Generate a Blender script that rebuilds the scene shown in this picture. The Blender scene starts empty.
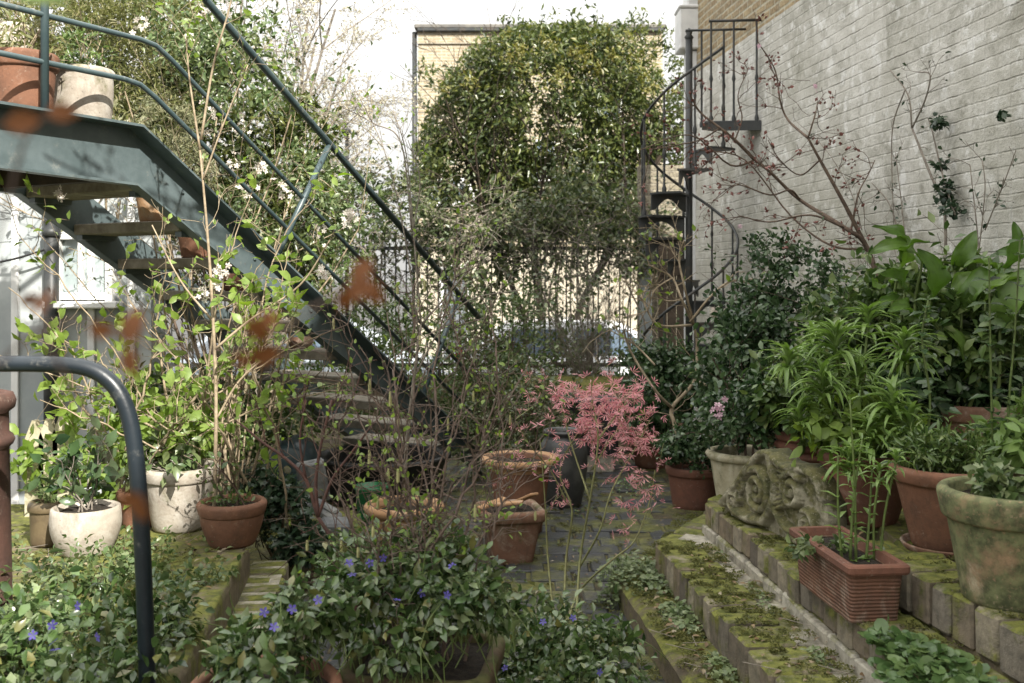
import bpy, math, random
import numpy as np
from mathutils import Vector

sc = bpy.context.scene
COL = sc.collection
R = math.radians
H = 1.6            # eye height above the garden floor
F = 1000.0         # focal length in pixels of a 1024 wide picture
HZ = 280.0         # row of the horizon

# ------------------------------------------------------------------ camera
cam_d = bpy.data.cameras.new('camera')
cam = bpy.data.objects.new('camera', cam_d)
COL.objects.link(cam)
cam.location = (0, 0, H)
cam.rotation_euler = (R(90), 0, 0)
cam_d.sensor_width = 36.0
cam_d.lens = 36.0 * F / 1024
cam_d.shift_y = -(341.5 - HZ) / 1024
cam_d.clip_start = 0.05
cam_d.clip_end = 2000
cam_d.dof.use_dof = True
cam_d.dof.focus_distance = 4.6
cam_d.dof.aperture_fstop = 4.2
sc.camera = cam

# ------------------------------------------------------------------ light
SUN_AZ, SUN_EL = 150.0, 38.0
world = bpy.data.worlds.new('World')
sc.world = world
world.use_nodes = True
wn, wl = world.node_tree.nodes, world.node_tree.links
wn.clear()
w_out = wn.new('ShaderNodeOutputWorld')
w_bg = wn.new('ShaderNodeBackground')
w_sky = wn.new('ShaderNodeTexSky')
w_sky.sky_type = 'NISHITA'
w_sky.sun_disc = False
w_sky.sun_elevation = R(SUN_EL)
w_sky.sun_rotation = R(SUN_AZ)
w_sky.air_density = 1.0
w_sky.dust_density = 4.0
w_sky.ozone_density = 1.0
w_mix = wn.new('ShaderNodeMix'); w_mix.data_type = 'RGBA'
w_mix.inputs['Factor'].default_value = 0.93          # thin white cloud over the whole sky
w_tc = wn.new('ShaderNodeTexCoord'); w_sep = wn.new('ShaderNodeSeparateXYZ'); wl.new(w_tc.outputs['Generated'], w_sep.inputs[0])
w_cl = wn.new('ShaderNodeMath'); w_cl.operation = 'MULTIPLY_ADD'; w_cl.use_clamp = False     # overcast sky: brighter overhead
wl.new(w_sep.outputs[2], w_cl.inputs[0]); w_cl.inputs[1].default_value = 11.5; w_cl.inputs[2].default_value = 3.0
w_col = wn.new('ShaderNodeVectorMath'); w_col.operation = 'SCALE'; w_col.inputs[0].default_value = (1.0, .985, .945)
wl.new(w_cl.outputs[0], w_col.inputs['Scale']); wl.new(w_col.outputs[0], w_mix.inputs['B'])
wl.new(w_sky.outputs['Color'], w_mix.inputs['A'])
wl.new(w_mix.outputs['Result'], w_bg.inputs['Color'])
w_bg.inputs['Strength'].default_value = 0.08
wl.new(w_bg.outputs[0], w_out.inputs[0])

sun_d = bpy.data.lights.new('sun', 'SUN')
sun_d.energy = 3.4
sun_d.angle = R(0.6)
sun_d.color = (1.0, 0.95, 0.86)
sun = bpy.data.objects.new('sun', sun_d)
COL.objects.link(sun)
sd = Vector((math.sin(R(SUN_AZ)) * math.cos(R(SUN_EL)), math.cos(R(SUN_AZ)) * math.cos(R(SUN_EL)), math.sin(R(SUN_EL))))
sun.rotation_euler = sd.to_track_quat('Z', 'Y').to_euler()
sun.location = (6, -8, 12)

sc.view_settings.view_transform = 'Standard'
sc.view_settings.look = 'None'
sc.view_settings.gamma = 1.0
sc.view_settings.use_curve_mapping = False
sc.view_settings.exposure = 1.64
sc.cycles.max_bounces = 4
sc.cycles.transparent_max_bounces = 4
sc.cycles.diffuse_bounces = 2
sc.cycles.glossy_bounces = 2
sc.cycles.transmission_bounces = 3
sc.cycles.caustics_reflective = False
sc.cycles.caustics_refractive = False
sc.cycles.sample_clamp_indirect = 6

# ------------------------------------------------------------------ helpers
def P(px, py, Y):
    return np.array(((px - 512) / F * Y, Y, H - (py - HZ) / F * Y))

def G(px, py, z):
    Y = (H - z) * F / (py - HZ)
    return np.array(((px - 512) / F * Y, Y, z))

def nz(v):
    v = np.asarray(v, float)
    n = np.linalg.norm(v, axis=-1, keepdims=True)
    return v / np.maximum(n, 1e-9)

def vnoise(x, y, seed=0):
    x = np.asarray(x, float); y = np.asarray(y, float)
    xi = np.floor(x).astype(np.int64); yi = np.floor(y).astype(np.int64)
    xf = x - xi; yf = y - yi
    def h(a, b):
        n = (a * 374761393 + b * 668265263 + seed * 974634777) & 0x7fffffff
        n = ((n ^ (n >> 13)) * 1274126177) & 0x7fffffff
        return ((n ^ (n >> 16)) & 0xffff) / 65535.0
    u = xf * xf * (3 - 2 * xf); v = yf * yf * (3 - 2 * yf)
    return (h(xi, yi) * (1 - u) + h(xi + 1, yi) * u) * (1 - v) + (h(xi, yi + 1) * (1 - u) + h(xi + 1, yi + 1) * u) * v

def fbm(x, y, seed=0, o=4):
    s, a = 0.0, 0.5
    for k in range(o):
        s = s + a * vnoise(x * 2 ** k, y * 2 ** k, seed + k); a *= 0.5
    return s

ORIGIN = {}

class MB:
    """collects geometry in world coordinates, built as ONE mesh object"""
    def __init__(s):
        s.v = []; s.t = []; s.q = []; s.n = 0; s.poly = []
    def add(s, v, tris=None, quads=None):
        v = np.asarray(v, float).reshape(-1, 3)
        if tris is not None and len(tris): s.t.append(np.asarray(tris, np.int64).reshape(-1, 3) + s.n)
        if quads is not None and len(quads): s.q.append(np.asarray(quads, np.int64).reshape(-1, 4) + s.n)
        s.v.append(v); s.n += len(v)
    def build(s, name, mat, parent=None, smooth=False, kind=None):
        me = bpy.data.meshes.new(name)
        v = np.concatenate(s.v) if s.v else np.zeros((0, 3))
        root = parent
        while root is not None and root.parent is not None: root = root.parent
        if root is not None: v = v - np.array(ORIGIN[root.name])
        t = np.concatenate(s.t) if s.t else np.zeros((0, 3), np.int64)
        q = np.concatenate(s.q) if s.q else np.zeros((0, 4), np.int64)
        me.vertices.add(len(v)); me.vertices.foreach_set('co', v.astype(np.float32).ravel())
        me.loops.add(3 * len(t) + 4 * len(q))
        me.loops.foreach_set('vertex_index', np.concatenate([t.ravel(), q.ravel()]).astype(np.int32))
        me.polygons.add(len(t) + len(q))
        st = np.concatenate([np.arange(len(t)) * 3, 3 * len(t) + np.arange(len(q)) * 4]).astype(np.int32)
        me.polygons.foreach_set('loop_start', st)
        try:
            me.polygons.foreach_set('loop_total', np.concatenate([np.full(len(t), 3), np.full(len(q), 4)]).astype(np.int32))
        except Exception:
            pass
        me.polygons.foreach_set('use_smooth', np.full(len(t) + len(q), bool(smooth)))
        me.update(calc_edges=True)
        me.materials.append(mat)
        o = bpy.data.objects.new(name, me)
        COL.objects.link(o)
        if parent is not None: o.parent = parent
        else: ORIGIN[o.name] = (0, 0, 0)
        if kind: o['kind'] = kind
        return o
    # ---- shapes
    def box(s, c, size, rz=0.0, ch=0.0, M=None):
        hx, hy, hz = np.asarray(size, float) / 2
        if M is None:
            a, b = math.cos(rz), math.sin(rz)
            M = np.array(((a, -b, 0), (b, a, 0), (0, 0, 1)))
        if ch <= 0:
            v = np.array([(x, y, z) for x in (-hx, hx) for y in (-hy, hy) for z in (-hz, hz)])
            q = [(0, 1, 3, 2), (4, 6, 7, 5), (0, 4, 5, 1), (2, 3, 7, 6), (0, 2, 6, 4), (1, 5, 7, 3)]
            s.add(v @ M.T + np.asarray(c), quads=q); return
        ch = min(ch, hx * .9, hy * .9, hz * .9)
        h = np.array((hx, hy, hz)); vs = []; idx = {}
        for sx in (-1, 1):
            for sy in (-1, 1):
                for sz in (-1, 1):
                    sg = np.array((sx, sy, sz))
                    for ax in range(3):
                        p = sg * (h - ch); p[ax] = sg[ax] * h[ax]
                        idx[(sx, sy, sz, ax)] = len(vs); vs.append(p)
        q, t = [], []
        for ax in range(3):
            o1, o2 = [a for a in range(3) if a != ax]
            for sg in (-1, 1):
                f = []
                for a, b in ((-1, -1), (1, -1), (1, 1), (-1, 1)):
                    k = [0, 0, 0]; k[ax] = sg; k[o1] = a; k[o2] = b
                    f.append(idx[tuple(k) + (ax,)])
                flip = (sg > 0) == (ax == 1)
                q.append(f[::-1] if flip else f)
            for a in (-1, 1):
                for b in (-1, 1):
                    k0 = [0, 0, 0]; k0[o1] = a; k0[o2] = b
                    k1 = list(k0); k0[ax] = -1; k1[ax] = 1
                    q.append((idx[tuple(k0) + (o1,)], idx[tuple(k1) + (o1,)], idx[tuple(k1) + (o2,)], idx[tuple(k0) + (o2,)]))
        for sx in (-1, 1):
            for sy in (-1, 1):
                for sz in (-1, 1):
                    t.append([idx[(sx, sy, sz, a)] for a in range(3)])
        s.add(np.array(vs) @ M.T + np.asarray(c), tris=t, quads=q)
    def tube(s, pts, rad, n=6, cap=True):
        pts = np.asarray(pts, float); m = len(pts)
        rad = np.broadcast_to(np.asarray(rad, float), (m,))
        tg = np.gradient(pts, axis=0); tg = nz(tg)
        ref = np.array((0, 0, 1.0)) if abs(tg[0][2]) < .9 else np.array((1.0, 0, 0))
        u = nz(np.cross(tg[0], ref)); rings = []
        an = np.arange(n) * 2 * math.pi / n
        for i in range(m):
            u = nz(u - tg[i] * np.dot(u, tg[i])); w = np.cross(tg[i], u)
            rings.append(pts[i] + rad[i] * (np.cos(an)[:, None] * u + np.sin(an)[:, None] * w))
        v = np.concatenate(rings)
        q = []
        for i in range(m - 1):
            for k in range(n):
                a, b = i * n + k, i * n + (k + 1) % n
                q.append((a, b, b + n, a + n))
        t = []
        if cap:
            c0, c1 = len(v), len(v) + 1
            v = np.concatenate([v, pts[:1], pts[-1:]])
            for k in range(n):
                t.append((c0, (k + 1) % n, k)); t.append((c1, (m - 1) * n + k, (m - 1) * n + (k + 1) % n))
        s.add(v, t, q)
    def lathe(s, c, prof, n=32, rmod=None, sq=None):
        an = np.arange(n) * 2 * math.pi / n
        v = []
        for j, (r, z) in enumerate(prof):
            rr = np.full(n, float(r))
            if rmod is not None: rr = rr * (1 + rmod(an, j))
            if sq:
                rr = rr / ((np.abs(np.cos(an - sq[1])) ** sq[0] + np.abs(np.sin(an - sq[1])) ** sq[0]) ** (1 / sq[0]))
            v.append(np.stack([c[0] + rr * np.cos(an), c[1] + rr * np.sin(an), np.full(n, c[2] + z)], 1))
        q = []
        for j in range(len(prof) - 1):
            for k in range(n):
                a, b = j * n + k, j * n + (k + 1) % n
                q.append((a, b, b + n, a + n))
        s.add(np.concatenate(v), quads=q)
    def prism(s, poly, z0, z1):
        """poly: convex list of (x, y)"""
        n = len(poly)
        v = [(x, y, z0) for x, y in poly] + [(x, y, z1) for x, y in poly]
        q = [(i, (i + 1) % n, n + (i + 1) % n, n + i) for i in range(n)]
        t = [(n, n + i, n + i + 1) for i in range(1, n - 1)] + [(0, i + 1, i) for i in range(1, n - 1)]
        s.add(v, t, q)
    def put(s, tpl, pos, ax, nr, L, W):
        """scatter copies of a leaf template: length along ax, blade normal nr"""
        tv, tt, tq = tpl
        pos = np.asarray(pos, float); N = len(pos)
        if N == 0: return
        ax = nz(ax); w = nz(np.cross(nr, ax)); nr = np.cross(ax, w)
        L = np.broadcast_to(np.asarray(L, float), (N,))[:, None, None]; W = np.broadcast_to(np.asarray(W, float), (N,))[:, None, None]
        v = pos[:, None, :] + L * tv[None, :, 0:1] * ax[:, None, :] + W * tv[None, :, 1:2] * w[:, None, :] + L * tv[None, :, 2:3] * nr[:, None, :]
        k = len(tv); off = (np.arange(N) * k)[:, None, None]
        s.add(v.reshape(-1, 3),
              (tt[None] + off).reshape(-1, 3) if len(tt) else None,
              (tq[None] + off).reshape(-1, 4) if len(tq) else None)

def tpl(v, t=(), q=()):
    return (np.array(v, float), np.array(t, np.int64).reshape(-1, 3), np.array(q, np.int64).reshape(-1, 4))

LEAF_LO = tpl([(0, 0, 0), (.45, .5, .07), (1, 0, -.14), (.45, -.5, .07)], [(0, 2, 1), (0, 3, 2)])
LEAF = tpl([(0, 0, 0), (.22, .36, .05), (.22, -.36, .05), (.58, .5, .03), (.58, -.5, .03), (.27, 0, -.01), (.62, 0, -.04), (1, 0, -.2)],
           [(0, 2, 5), (0, 5, 1), (6, 4, 7), (3, 6, 7)], [(5, 2, 4, 6), (1, 5, 6, 3)])
def _strap(n=6, droop=.55):
    v, q = [], []
    for i in range(n + 1):
        a = i / n
        w = .5 * math.sin(math.pi * min(1, .12 + .88 * a)) ** .6 if i < n else 0.02
        z = .28 * math.sin(a * 2.2) - droop * a * a
        x = a * (1 - .2 * a * droop)
        v += [(x, w, z + .02), (x, 0, z - .012), (x, -w, z + .02)]
    for i in range(n):
        for k in (0, 1):
            a = i * 3 + k
            q.append((a, a + 1, a + 4, a + 3))
    return tpl(v, (), q)
STRAP = _strap()
STRAP_UP = _strap(5, .2)
def _round(n=9):
    v = [(.5, 0, -.08)]
    for i in range(n):
        a = math.pi + (i + .35) * 2 * math.pi / (n - .3) * .97
        v.append((.5 + .5 * math.cos(a), .5 * math.sin(a), .04 * math.sin(3 * a)))
    return tpl(v, [(0, i, i + 1) for i in range(1, n)])
ROUND = _round()
def _lobed():
    pts = [(0, .0), (-.08, .42), (.22, .28), (.42, .55), (.58, .2), (1, 0), (.58, -.2), (.42, -.55), (.22, -.28), (-.08, -.42)]
    v = [(.3, 0, -.05)] + [(x, y, .03 if i % 2 else .0) for i, (x, y) in enumerate(pts)]
    n = len(pts)
    return tpl(v, [(0, 1 + (i + 1) % n, 1 + i) for i in range(n)])
IVY = _lobed()
def _star(n, wd, cup=.1, span=2 * math.pi, a0=0.0):
    v, t = [], []
    for i in range(n):
        a = a0 + span * i / n
        ca, sa = math.cos(a), math.sin(a)
        b = len(v)
        for (l, w, z) in ((0, 0, 0), (.62, wd, cup), (1, 0, cup * .6), (.62, -wd, cup)):
            v.append((l * ca - w * sa, l * sa + w * ca, z))
        t += [(b, b + 2, b + 1), (b, b + 3, b + 2)]
    return tpl(v, t)
FLOWER = _star(5, .3, .12)
PALM = _star(5, .085, -.15, 3.4, -1.4)
BUD = tpl([(0, 0, 0), (.5, .5, 0), (.5, -.25, .3), (.5, -.25, -.3), (1, 0, 0)],
          [(0, 2, 1), (0, 3, 2), (0, 1, 3), (4, 1, 2), (4, 2, 3), (4, 3, 1)])

def smooth_line(pts, k=5):
    pts = [np.asarray(p, float) for p in pts]
    if len(pts) < 3: return np.array([pts[0] + (pts[-1] - pts[0]) * i / k for i in range(k + 1)])
    e = [2 * pts[0] - pts[1]] + pts + [2 * pts[-1] - pts[-2]]
    out = []
    for i in range(1, len(e) - 2):
        p0, p1, p2, p3 = e[i - 1:i + 3]
        for j in range(k):
            t = j / k
            out.append(.5 * (2 * p1 + (p2 - p0) * t + (2 * p0 - 5 * p1 + 4 * p2 - p3) * t * t + (3 * p1 - p0 - 3 * p2 + p3) * t ** 3))
    out.append(pts[-1])
    return np.array(out)

def stem(mb, pts, r0, r1, n=6, k=5, wob=0.0, rng=None):
    l = smooth_line(pts, k)
    if wob and rng is not None:
        w = rng.normal(0, wob, l.shape); w[0] = 0; l = l + w
    mb.tube(l, np.linspace(r0, r1, len(l)), n)
    return l

def grow(mb, p, d, L, r, depth, rng, nodes, nseg=5, wander=.2, up=.06, kids=3, ratio=.65, spread=.8, sides=5, rmin=.0012, t0=.3):
    p = np.asarray(p, float); d = nz(d); pts = [p]; dirs = [d]
    for i in range(nseg):
        d = nz(d + rng.normal(0, wander, 3) + np.array((0, 0, up)))
        p = p + d * L / nseg; pts.append(p); dirs.append(d)
    rad = np.maximum(np.linspace(r, r * (.45 if depth else .3), nseg + 1), rmin)
    mb.tube(pts, rad, sides if depth > 1 else max(3, sides - 2), cap=False)
    if depth <= 1:
        for i in range(1, nseg + 1): nodes.append((pts[i], dirs[i], depth))
    if depth == 0: return
    for k in range(kids):
        i = min(nseg, max(1, int(round((t0 + (1 - t0) * (k + rng.random()) / kids) * nseg))))
        side = nz(np.cross(dirs[i], rng.normal(0, 1, 3)))
        grow(mb, pts[i], nz(dirs[i] * .8 + side * spread), L * ratio * rng.uniform(.7, 1.15), rad[i] * .65, depth - 1, rng, nodes,
             max(3, nseg - 1), wander, up, kids, ratio, spread, sides, rmin, t0)

def node_leaves(mb, nodes, rng, n, L, W, tp=LEAF, up=.5, jit=.01, hang=0.0, depths=(0, 1)):
    sel = [q for q in nodes if q[2] in depths]
    if not sel: return
    pos = np.repeat(np.array([q[0] for q in sel]), n, 0); dr = np.repeat(np.array([q[1] for q in sel]), n, 0)
    N = len(pos)
    ax = nz(dr * .6 + rng.normal(0, .7, (N, 3)) + np.array((0, 0, -hang)))
    nr = nz(rng.normal(0, .5, (N, 3)) + np.array((0, 0, up)))
    s = rng.uniform(.6, 1.2, N)
    mb.put(tp, pos + rng.normal(0, jit, (N, 3)), ax, nr, L * s, W * s)

def blob(rng, n, c, rad, nclump=0, cs=.22, shell=.5, zmin=None):
    """leaf positions and outward directions through an uneven ellipsoid made of clumps"""
    c = np.asarray(c, float); rad = np.asarray(rad, float)
    if nclump:
        d = nz(rng.normal(0, 1, (nclump, 3)))
        cc = d * (rng.uniform(shell, 1, nclump) ** .6)[:, None] * rad * rng.uniform(.82, 1.08, (nclump, 1))
        i = rng.integers(0, nclump, n)
        sz = rng.uniform(.6, 1.3, nclump)[i][:, None]
        p = cc[i] + rng.normal(0, 1, (n, 3)) * sz * cs * rad.mean()
    else:
        d = nz(rng.normal(0, 1, (n, 3)))
        p = d * (rng.uniform(shell, 1, n) ** .5)[:, None] * rad
    out = nz(p / rad + rng.normal(0, .3, (n, 3)))
    p = p + c
    if zmin is not None:
        k = p[:, 2] > zmin; p, out = p[k], out[k]
    return p, out

def cloud_leaves(mb, rng, n, c, rad, L, W, tp=LEAF_LO, nclump=0, cs=.22, shell=.5, up=.5, zmin=None, hang=.15, keep=None):
    p, o = blob(rng, n, c, rad, nclump, cs, shell, zmin)
    if keep is not None:
        k = keep(p); p, o = p[k], o[k]
    N = len(p)
    ax = nz(o * .5 + rng.normal(0, .6, (N, 3)) + np.array((0, 0, -hang)))
    nr = nz(o * .6 + rng.normal(0, .45, (N, 3)) + np.array((0, 0, up)))
    s = rng.uniform(.6, 1.25, N)
    mb.put(tp, p, ax, nr, L * s, W * s)
    return p, o

def thing(name, label, cat, loc=(0, 0, 0), group=None):
    o = bpy.data.objects.new(name, None)
    COL.objects.link(o)
    o.location = [float(a) for a in loc]
    o.empty_display_size = .1
    ORIGIN[o.name] = tuple(float(a) for a in loc)
    o['label'] = label; o['category'] = cat
    if group: o['group'] = group
    return o

def tag(o, label, cat, group=None):
    o['label'] = label; o['category'] = cat
    if group: o['group'] = group
    return o

def rngs(k): return np.random.default_rng(k)

# ------------------------------------------------------------------ materials
def new_mat(name):
    m = bpy.data.materials.new(name); m.use_nodes = True
    nt = m.node_tree; nt.nodes.clear()
    out = nt.nodes.new('ShaderNodeOutputMaterial')
    b = nt.nodes.new('ShaderNodeBsdfPrincipled')
    nt.links.new(b.outputs[0], out.inputs[0])
    return m, nt, b, out

def nd(nt, t, **kw):
    n = nt.nodes.new(t)
    for k, v in kw.items(): setattr(n, k, v)
    return n

def ramp(nt, fac, stops):
    r = nd(nt, 'ShaderNodeValToRGB'); e = r.color_ramp.elements
    while len(e) < len(stops): e.new(.5)
    for i, (p, c) in enumerate(stops):
        e[i].position = p; e[i].color = (*c, 1) if len(c) == 3 else c
    nt.links.new(fac, r.inputs[0]); return r.outputs[0]

def noise(nt, scale, detail=5, rough=.6, vec=None, dist=0.0):
    n = nd(nt, 'ShaderNodeTexNoise'); n.inputs['Scale'].default_value = scale
    n.inputs['Detail'].default_value = detail; n.inputs['Roughness'].default_value = rough; n.inputs['Distortion'].default_value = dist
    if vec is None:
        g = nd(nt, 'ShaderNodeNewGeometry'); vec = g.outputs['Position']
    nt.links.new(vec, n.inputs['Vector']); return n.outputs['Fac']

def mixc(nt, f, a, b):
    m = nd(nt, 'ShaderNodeMix', data_type='RGBA')
    for s, x in (('Factor', f), ('A', a), ('B', b)):
        if isinstance(x, (int, float)): m.inputs[s].default_value = x
        elif isinstance(x, tuple): m.inputs[s].default_value = (*x, 1)
        else: nt.links.new(x, m.inputs[s])
    return m.outputs['Result']

def math_n(nt, op, a, b=None, c=None):
    m = nd(nt, 'ShaderNodeMath', operation=op)
    for i, x in enumerate((a, b, c)):
        if x is None: continue
        if isinstance(x, (int, float)): m.inputs[i].default_value = x
        else: nt.links.new(x, m.inputs[i])
    return m.outputs[0]

def sstep(nt, x, lo, hi):
    m = nd(nt, 'ShaderNodeMapRange', interpolation_type='SMOOTHSTEP')
    nt.links.new(x, m.inputs[0]); m.inputs[1].default_value = lo; m.inputs[2].default_value = hi
    return m.outputs[0]

def bump(nt, b, h, strength=.4, dist=.01):
    n = nd(nt, 'ShaderNodeBump'); n.inputs['Strength'].default_value = strength; n.inputs['Distance'].default_value = dist
    nt.links.new(h, n.inputs['Height']); nt.links.new(n.outputs[0], b.inputs['Normal'])

def painted_steel(name, c1, c2, rust=.12):
    m, nt, b, out = new_mat(name)
    c = mixc(nt, sstep(nt, noise(nt, 3.5, 6, .7), .35, .65), c1, c2)
    c = mixc(nt, math_n(nt, 'MULTIPLY', sstep(nt, noise(nt, 9, 7, .75), .56, .74), .45), c, (.30, .29, .25))          # chalky dirt
    r_ = sstep(nt, noise(nt, 17, 8, .8, dist=.4), .74 - rust, .78 - rust * .8)
    c = mixc(nt, math_n(nt, 'MULTIPLY', r_, .85), c, (.085, .045, .025))
    nt.links.new(c, b.inputs['Base Color'])
    ro = nd(nt, 'ShaderNodeMapRange'); nt.links.new(r_, ro.inputs[0]); ro.inputs[3].default_value = .38; ro.inputs[4].default_value = .85
    nt.links.new(ro.outputs[0], b.inputs['Roughness'])
    bump(nt, b, math_n(nt, 'ADD', noise(nt, 50, 4, .6), math_n(nt, 'MULTIPLY', r_, -.8)), .25, .003)
    return m

def leaf_mat(name, cols, rough=.42, tr=.22, spec=.42):
    m, nt, b, out = new_mat(name)
    g = nd(nt, 'ShaderNodeNewGeometry')
    n = len(cols)
    c = ramp(nt, g.outputs['Random Per Island'], [(i / max(1, n - 1), cols[i]) for i in range(n)])
    v = noise(nt, 40, 2)
    c = mixc(nt, sstep(nt, v, .35, .75), c, mixc(nt, .25, c, (.02, .02, .01)))
    nt.links.new(c, b.inputs['Base Color']); b.inputs['Roughness'].default_value = rough * .88
    b.inputs['Specular IOR Level'].default_value = spec
    if tr:
        t = nd(nt, 'ShaderNodeBsdfTranslucent'); x = nd(nt, 'ShaderNodeMixShader')
        tc = nd(nt, 'ShaderNodeHueSaturation'); tc.inputs['Value'].default_value = 1.5; tc.inputs['Saturation'].default_value = 1.15
        nt.links.new(c, tc.inputs['Color']); nt.links.new(tc.outputs[0], t.inputs[0])
        x.inputs[0].default_value = tr
        nt.links.new(b.outputs[0], x.inputs[1]); nt.links.new(t.outputs[0], x.inputs[2]); nt.links.new(x.outputs[0], out.inputs[0])
    return m

def noisy(name, c1, c2, scale=8, rough=.8, bs=.4, bd=.006, metal=0, c3=None, spec=.4, bscale=None):
    m, nt, b, out = new_mat(name)
    f = noise(nt, scale, 6, .65)
    c = mixc(nt, sstep(nt, f, .35, .65), c1, c2)
    if c3 is not None:
        f2 = noise(nt, scale * .37, 4, .6)
        c = mixc(nt, sstep(nt, f2, .5, .68), c, c3)
    nt.links.new(c, b.inputs['Base Color'])
    b.inputs['Roughness'].default_value = rough; b.inputs['Metallic'].default_value = metal; b.inputs['Specular IOR Level'].default_value = spec
    if bs: bump(nt, b, noise(nt, bscale or scale * 4, 5, .7), bs, bd)
    return m

def moss_layer(nt, c, amount, thr=.25, col=((.05, .052, .016), (.115, .108, .032)), scale=5, up=True):
    """moss and algae growing in patches, thicker on faces that look up"""
    f = noise(nt, scale, 6, .68)
    fine = noise(nt, 90, 3)
    x = f
    if up:
        g = nd(nt, 'ShaderNodeNewGeometry'); sp = nd(nt, 'ShaderNodeSeparateXYZ'); nt.links.new(g.outputs['Normal'], sp.inputs[0])
        x = math_n(nt, 'ADD', f, math_n(nt, 'MULTIPLY', sp.outputs[2], thr))
    mask = sstep(nt, x, 1.0 - amount - .09, 1.0 - amount + .09)
    mask = math_n(nt, 'MULTIPLY', mask, sstep(nt, fine, .2, .45))
    mc = mixc(nt, sstep(nt, noise(nt, 22, 4), .3, .7), col[0], col[1])
    return mixc(nt, mask, c, mc), mask

def brick_mat(name, e, cols, mortar, bw=.225, bh=.075, ms=.011, paint=None, moss=0.0, rough=.85, bstr=.8):
    """coursed brickwork on a vertical wall running along e"""
    m, nt, b, out = new_mat(name)
    g = nd(nt, 'ShaderNodeNewGeometry')
    dt = nd(nt, 'ShaderNodeVectorMath', operation='DOT_PRODUCT'); nt.links.new(g.outputs['Position'], dt.inputs[0]); dt.inputs[1].default_value = (e[0], e[1], 0)
    sp = nd(nt, 'ShaderNodeSeparateXYZ'); nt.links.new(g.outputs['Position'], sp.inputs[0])
    cb = nd(nt, 'ShaderNodeCombineXYZ')
    wob = math_n(nt, 'MULTIPLY', math_n(nt, 'SUBTRACT', noise(nt, 2.2, 3), .5), .035)
    nt.links.new(dt.outputs['Value'], cb.inputs[0]); nt.links.new(math_n(nt, 'ADD', sp.outputs[2], wob), cb.inputs[1])
    br = nd(nt, 'ShaderNodeTexBrick'); nt.links.new(cb.outputs[0], br.inputs['Vector'])
    br.inputs['Scale'].default_value = 1; br.inputs['Brick Width'].default_value = bw; br.inputs['Row Height'].default_value = bh
    br.inputs['Mortar Size'].default_value = ms; br.inputs['Mortar Smooth'].default_value = .35; br.inputs['Bias'].default_value = 0
    br.inputs['Color1'].default_value = (*cols[0], 1); br.inputs['Color2'].default_value = (*cols[1], 1); br.inputs['Mortar'].default_value = (*mortar, 1)
    c = br.outputs['Color']
    if len(cols) > 2:
        c = mixc(nt, sstep(nt, noise(nt, 3.1, 5, .7), .45, .7), c, mixc(nt, .6, c, cols[2]))
    line = br.outputs['Fac']
    if paint:
        p1, p2, p3 = paint
        patch = noise(nt, 1.1, 7, .72)
        pc = mixc(nt, sstep(nt, patch, .36, .66), p1, p2)
        pc = mixc(nt, math_n(nt, 'MULTIPLY', sstep(nt, noise(nt, .6, 6, .7), .48, .72), .75), pc, p3)
        gap = math_n(nt, 'MULTIPLY', line, sstep(nt, noise(nt, 1.9, 5, .75), .5, .72))      # joints where the paint has gone
        chip = sstep(nt, noise(nt, 14, 6, .75), .66, .74)
        pc = mixc(nt, math_n(nt, 'MULTIPLY', gap, .62), pc, (.16, .15, .12))
        pc = mixc(nt, math_n(nt, 'MULTIPLY', chip, .4), pc, (.3, .28, .23))
        c = pc
    else:
        c = mixc(nt, .35, c, mixc(nt, sstep(nt, noise(nt, 30, 5), .3, .7), (.05, .045, .035), (.5, .44, .3)))
    if moss:
        c, _ = moss_layer(nt, c, moss)
    nt.links.new(c, b.inputs['Base Color']); b.inputs['Roughness'].default_value = rough; b.inputs['Specular IOR Level'].default_value = .25
    hgt = math_n(nt, 'ADD', math_n(nt, 'MULTIPLY', line, -1.0), math_n(nt, 'MULTIPLY', noise(nt, 22, 5, .7), .9))
    bump(nt, b, hgt, bstr, .012)
    return m

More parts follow.
